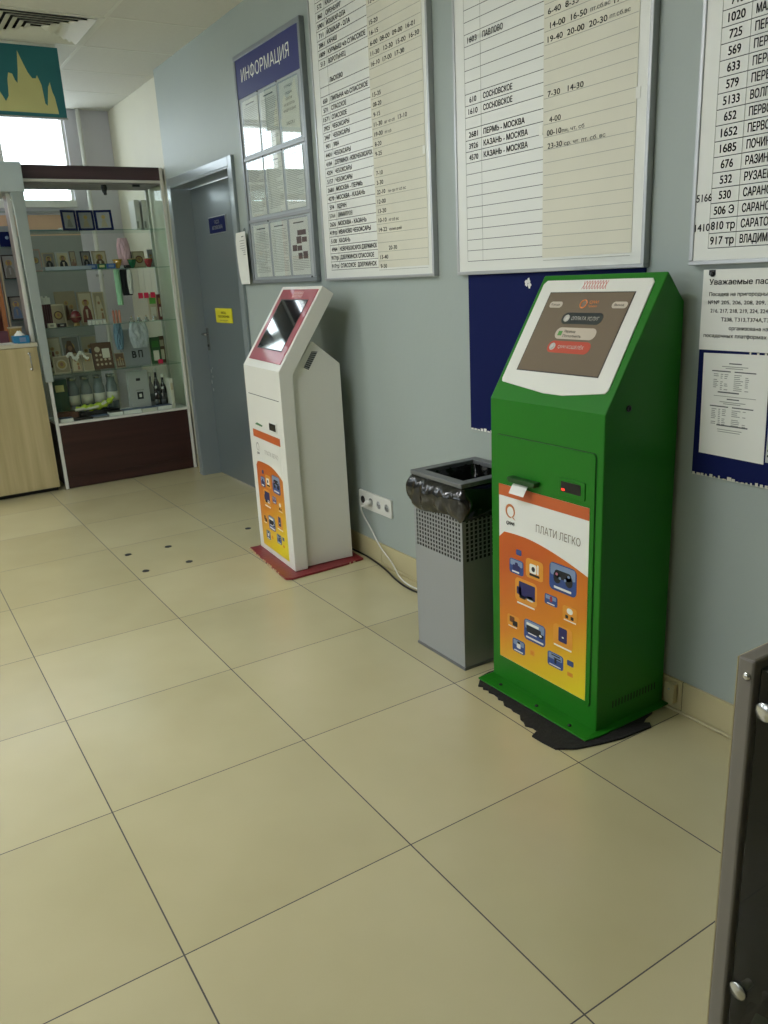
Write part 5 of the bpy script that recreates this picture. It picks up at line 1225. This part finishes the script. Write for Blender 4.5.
for k, (y, h, c_, lab) in enumerate(((.36, .15, (190, 176, 130), 'pale yellow book on the orange shelf, left one'), (.395, .16, (182, 160, 104), 'straw book on the orange shelf, middle one'), (.43, .14, (170, 150, 110), 'tan book on the orange shelf, right one'))):
    o = thing('shelf_book', lab, 'book', (-5.0, y, 1.0665 + .17 + .0006), 0, 'books on the orange wooden shelf')
    B().box(-.10, .0, -.014, .014, 0, h, col(c_, .6, key='book_cloth')).build('cover', o, bevel=.002); B().box(.0002, .001, -.009, .009, h * .6, h * .8, BRN).build('title_panel', o)
# things on the counter top
wz = 1.0666
gc = thing('gold_clock', 'small gold box clock with a round dark dial on the counter', 'clock', (-4.76, .575, wz))
B().box(-.035, 0, -.040, .040, 0, .100, M['gold']).build('case', gc, bevel=.003); B().box(-.040, .006, -.046, .046, .100, .110, CRM).build('lid', gc, bevel=.002)
B().lathe([(.024, 0), (.024, .004), (.016, .005)], (0, .008, .048), BRN, 20, (1, 0, 0)).build('bezel', gc); B().lathe([(.015, 0), (.015, .001)], (.005, .008, .048), M['black'], 18, (1, 0, 0)).build('dial', gc)
bb = thing('blue_tissue_box', 'blue box with white tissue on the counter by the post', 'box', (-4.68, .585, wz))
B().box(-.05, .03, -.050, .055, 0, .052, col((40, 120, 160), .4, var=.2, scale=30, key='blue_card')).build('carton', bb, bevel=.002)
b = B(); vs = []
for j in range(5):
    for i in range(12): 
        r = .030 * (1 - j / 5) + .004 * math.sin(i * 2.1 + j); vs.append((r * math.cos(i * PI / 6) - .01, r * 1.2 * math.sin(i * PI / 6), .051 + j * .008 + .004 * math.sin(i * 1.7)))
b.faces(vs, [(j * 12 + i, j * 12 + (i + 1) % 12, (j + 1) * 12 + (i + 1) % 12, (j + 1) * 12 + i) for j in range(4) for i in range(12)], M['paper'], True); b.build('tissue', bb)
B().box(.0301, .031, -.01, .03, .01, .04, M['tilelt']).build('label', bb)
b = B().box(-.05, .03, -.03, .03, 0, .085, col((92, 50, 60), .5, key='plum_card')); tag(b.build('plum_box', loc=(-4.80, .495, wz), bevel=.002), 'plum coloured box on the counter at the picture edge', 'box')
b = B(); 
for k in range(3): b.box(-.09 + k * .004, .05, -.12 + k * .01, .10 - k * .012, k * .0025, k * .0025 + .0022, M['paper'] if k != 1 else M['ink3'])
tag(b.build('paper_stack', loc=(-4.69, .46, wz)), 'few flat papers lying on the counter top', 'papers')
# tag strips of goods hanging in the booth opening
dm = thing('small_picture', 'tiny dark framed picture fixed on the mottled side panel', 'picture', (-4.6, .60, 1.36))

bpy.data.objects.remove(dm)

# ================================================================== NEAR GLASS COUNTER AT THE LOWER RIGHT
CX, CY, CZ = .997, .384, 1.0
nc = thing('glass_counter', 'dark glass display counter at the lower right corner of the picture', 'display counter', (CX, CY, 0))
PT = .0195
def rp_(x0, x1, y0, y1, z0, z1, m, name, bev=.0015): return B().box(x0, x1, y0, y1, z0, z1, m).build(name, nc, bevel=bev)
ep = rp_(0, PT, 0, .56, .002, CZ, M['chipboard'], 'end_panel', .003)
B().box(-.0012, 0, 0.001, .559, .004, CZ - .002, M['birch']).build('edge_band', ep)
B().box(PT, PT + .001, .012, .558, .004, CZ - .012, col((58, 62, 58), .5, key='dark_grey_sheet')).build('inner_sheet', ep)  # thin dark grey sheet over the inner side of the end panel
B().lathe([(.0048, 0), (.0048, .0016), (.002, .003)], (PT * .62, .0, CZ - .020), M['steel'], 12, (0, -1, 0)).build('screw', ep)
rp_(PT, 1.30, .55, .56, .002, CZ, col((22, 24, 23), .6, key='dark_back'), 'back_panel')
rp_(1.30, 1.30 + PT, 0, .56, .002, CZ, M['chipboard'], 'end_panel', .003)
rp_(PT + .0015, 1.299, .02, .549, .30, .32, col((30, 31, 29), .5, key='dark_floor_board'), 'bottom_board')
rp_(PT + .0015, 1.299, .0, .016, .002, .30, M['brown'], 'base_front')
rp_(PT + .002, 1.298, .03, .545, .494, .500, M['darkglass'], 'glass_shelf', 0)
B().box(PT + .004, 1.296, .006, .010, .305, CZ - .01, M['darkglass']).build('front_glass', nc)
for z in (.945, .575):
    o = B().lathe([(.0108, 0), (.0108, .0025), (.0100, .0035)], (PT + .013, .006, z), M['steel'], 22, (0, -1, 0)).build('glass_clamp', nc)
    B().lathe([(.005, 0), (.005, .016)], (PT + .014, .010, z), M['alu'], 14, (0, 1, 0)).build('clamp_spacer', o)
# clear plastic packs on the shelf
def pack(x, y, z, rz, lab, s=1.0):
    o = thing('clear_pack', lab, 'plastic pack', (x, y, z), rz, 'clear plastic packs in the near counter')
    B().box(-.035 * s, .035 * s, -.022, .022, 0, .018, M['clearpl']).build('blister', o, bevel=.004)
    B().box(-.020 * s, .020 * s, -.013, .013, .004, .013, M['paper']).build('white_insert', o, bevel=.002)  # white paper piece added to brighten the pack
pack(1.047, .424, .5008, .25, 'clear plastic pack on the counter shelf, nearest the front glass', .75)
pack(1.049, .476, .5008, -.2, 'clear plastic pack on the counter shelf, just behind the front one', .8)

# ================================================================== LIGHT
w = bpy.data.worlds.new('sky'); SC.world = w; w.use_nodes = True
bg = w.node_tree.nodes['Background']; bg.inputs[0].default_value = (.86, .93, 1.0, 1); bg.inputs[1].default_value = 6.2
def portal(loc, rot, sx, sy):
    l = bpy.data.lights.new('window_portal', 'AREA'); l.shape = 'RECTANGLE'; l.size = sx; l.size_y = sy; l.cycles.is_portal = True
    o = bpy.data.objects.new('window_portal', l); COL.objects.link(o); o.location = loc; o.rotation_euler = rot
portal((XB - .15, (WYL + WYR) / 2, (WZ0 + WZ1) / 2), (0, -PI / 2, 0), WZ1 - WZ0, WYR - WYL)
for w_ in added_wins: portal(((w_[0] + w_[1]) / 2, YE - .15, 1.7), (PI / 2, 0, 0), w_[1] - w_[0], 1.4)

# ================================================================== CAMERA (solved from the floor tiles)
cam = bpy.data.cameras.new('camera'); co = bpy.data.objects.new('camera', cam); COL.objects.link(co)
cam.sensor_fit = 'HORIZONTAL'; cam.sensor_width = 36; cam.lens = 800.957 / 768 * 36
R0 = Vector((0.53857007, 0.84116789, -0.04877354)); R1 = Vector((0.21472608, -0.19299549, -0.95741603)); R2v = Vector((-0.81476069, 0.50516267, -0.28456228))
m = Matrix((R0, -R1, -R2v)).transposed().to_4x4(); m.translation = Vector((1.45325, -.33036, 1.404385))
co.matrix_world = m; cam.clip_start = .02
SC.camera = co
SC.view_settings.view_transform = 'Standard'; SC.view_settings.look = 'None'; SC.view_settings.gamma = 1; SC.view_settings.use_curve_mapping = False
SC.view_settings.exposure = 0.0
SC.cycles.max_bounces = 10; SC.cycles.transparent_max_bounces = 24; SC.cycles.diffuse_bounces = 5
SC.cycles.sample_clamp_indirect = 6
SC.cycles.use_denoising = True
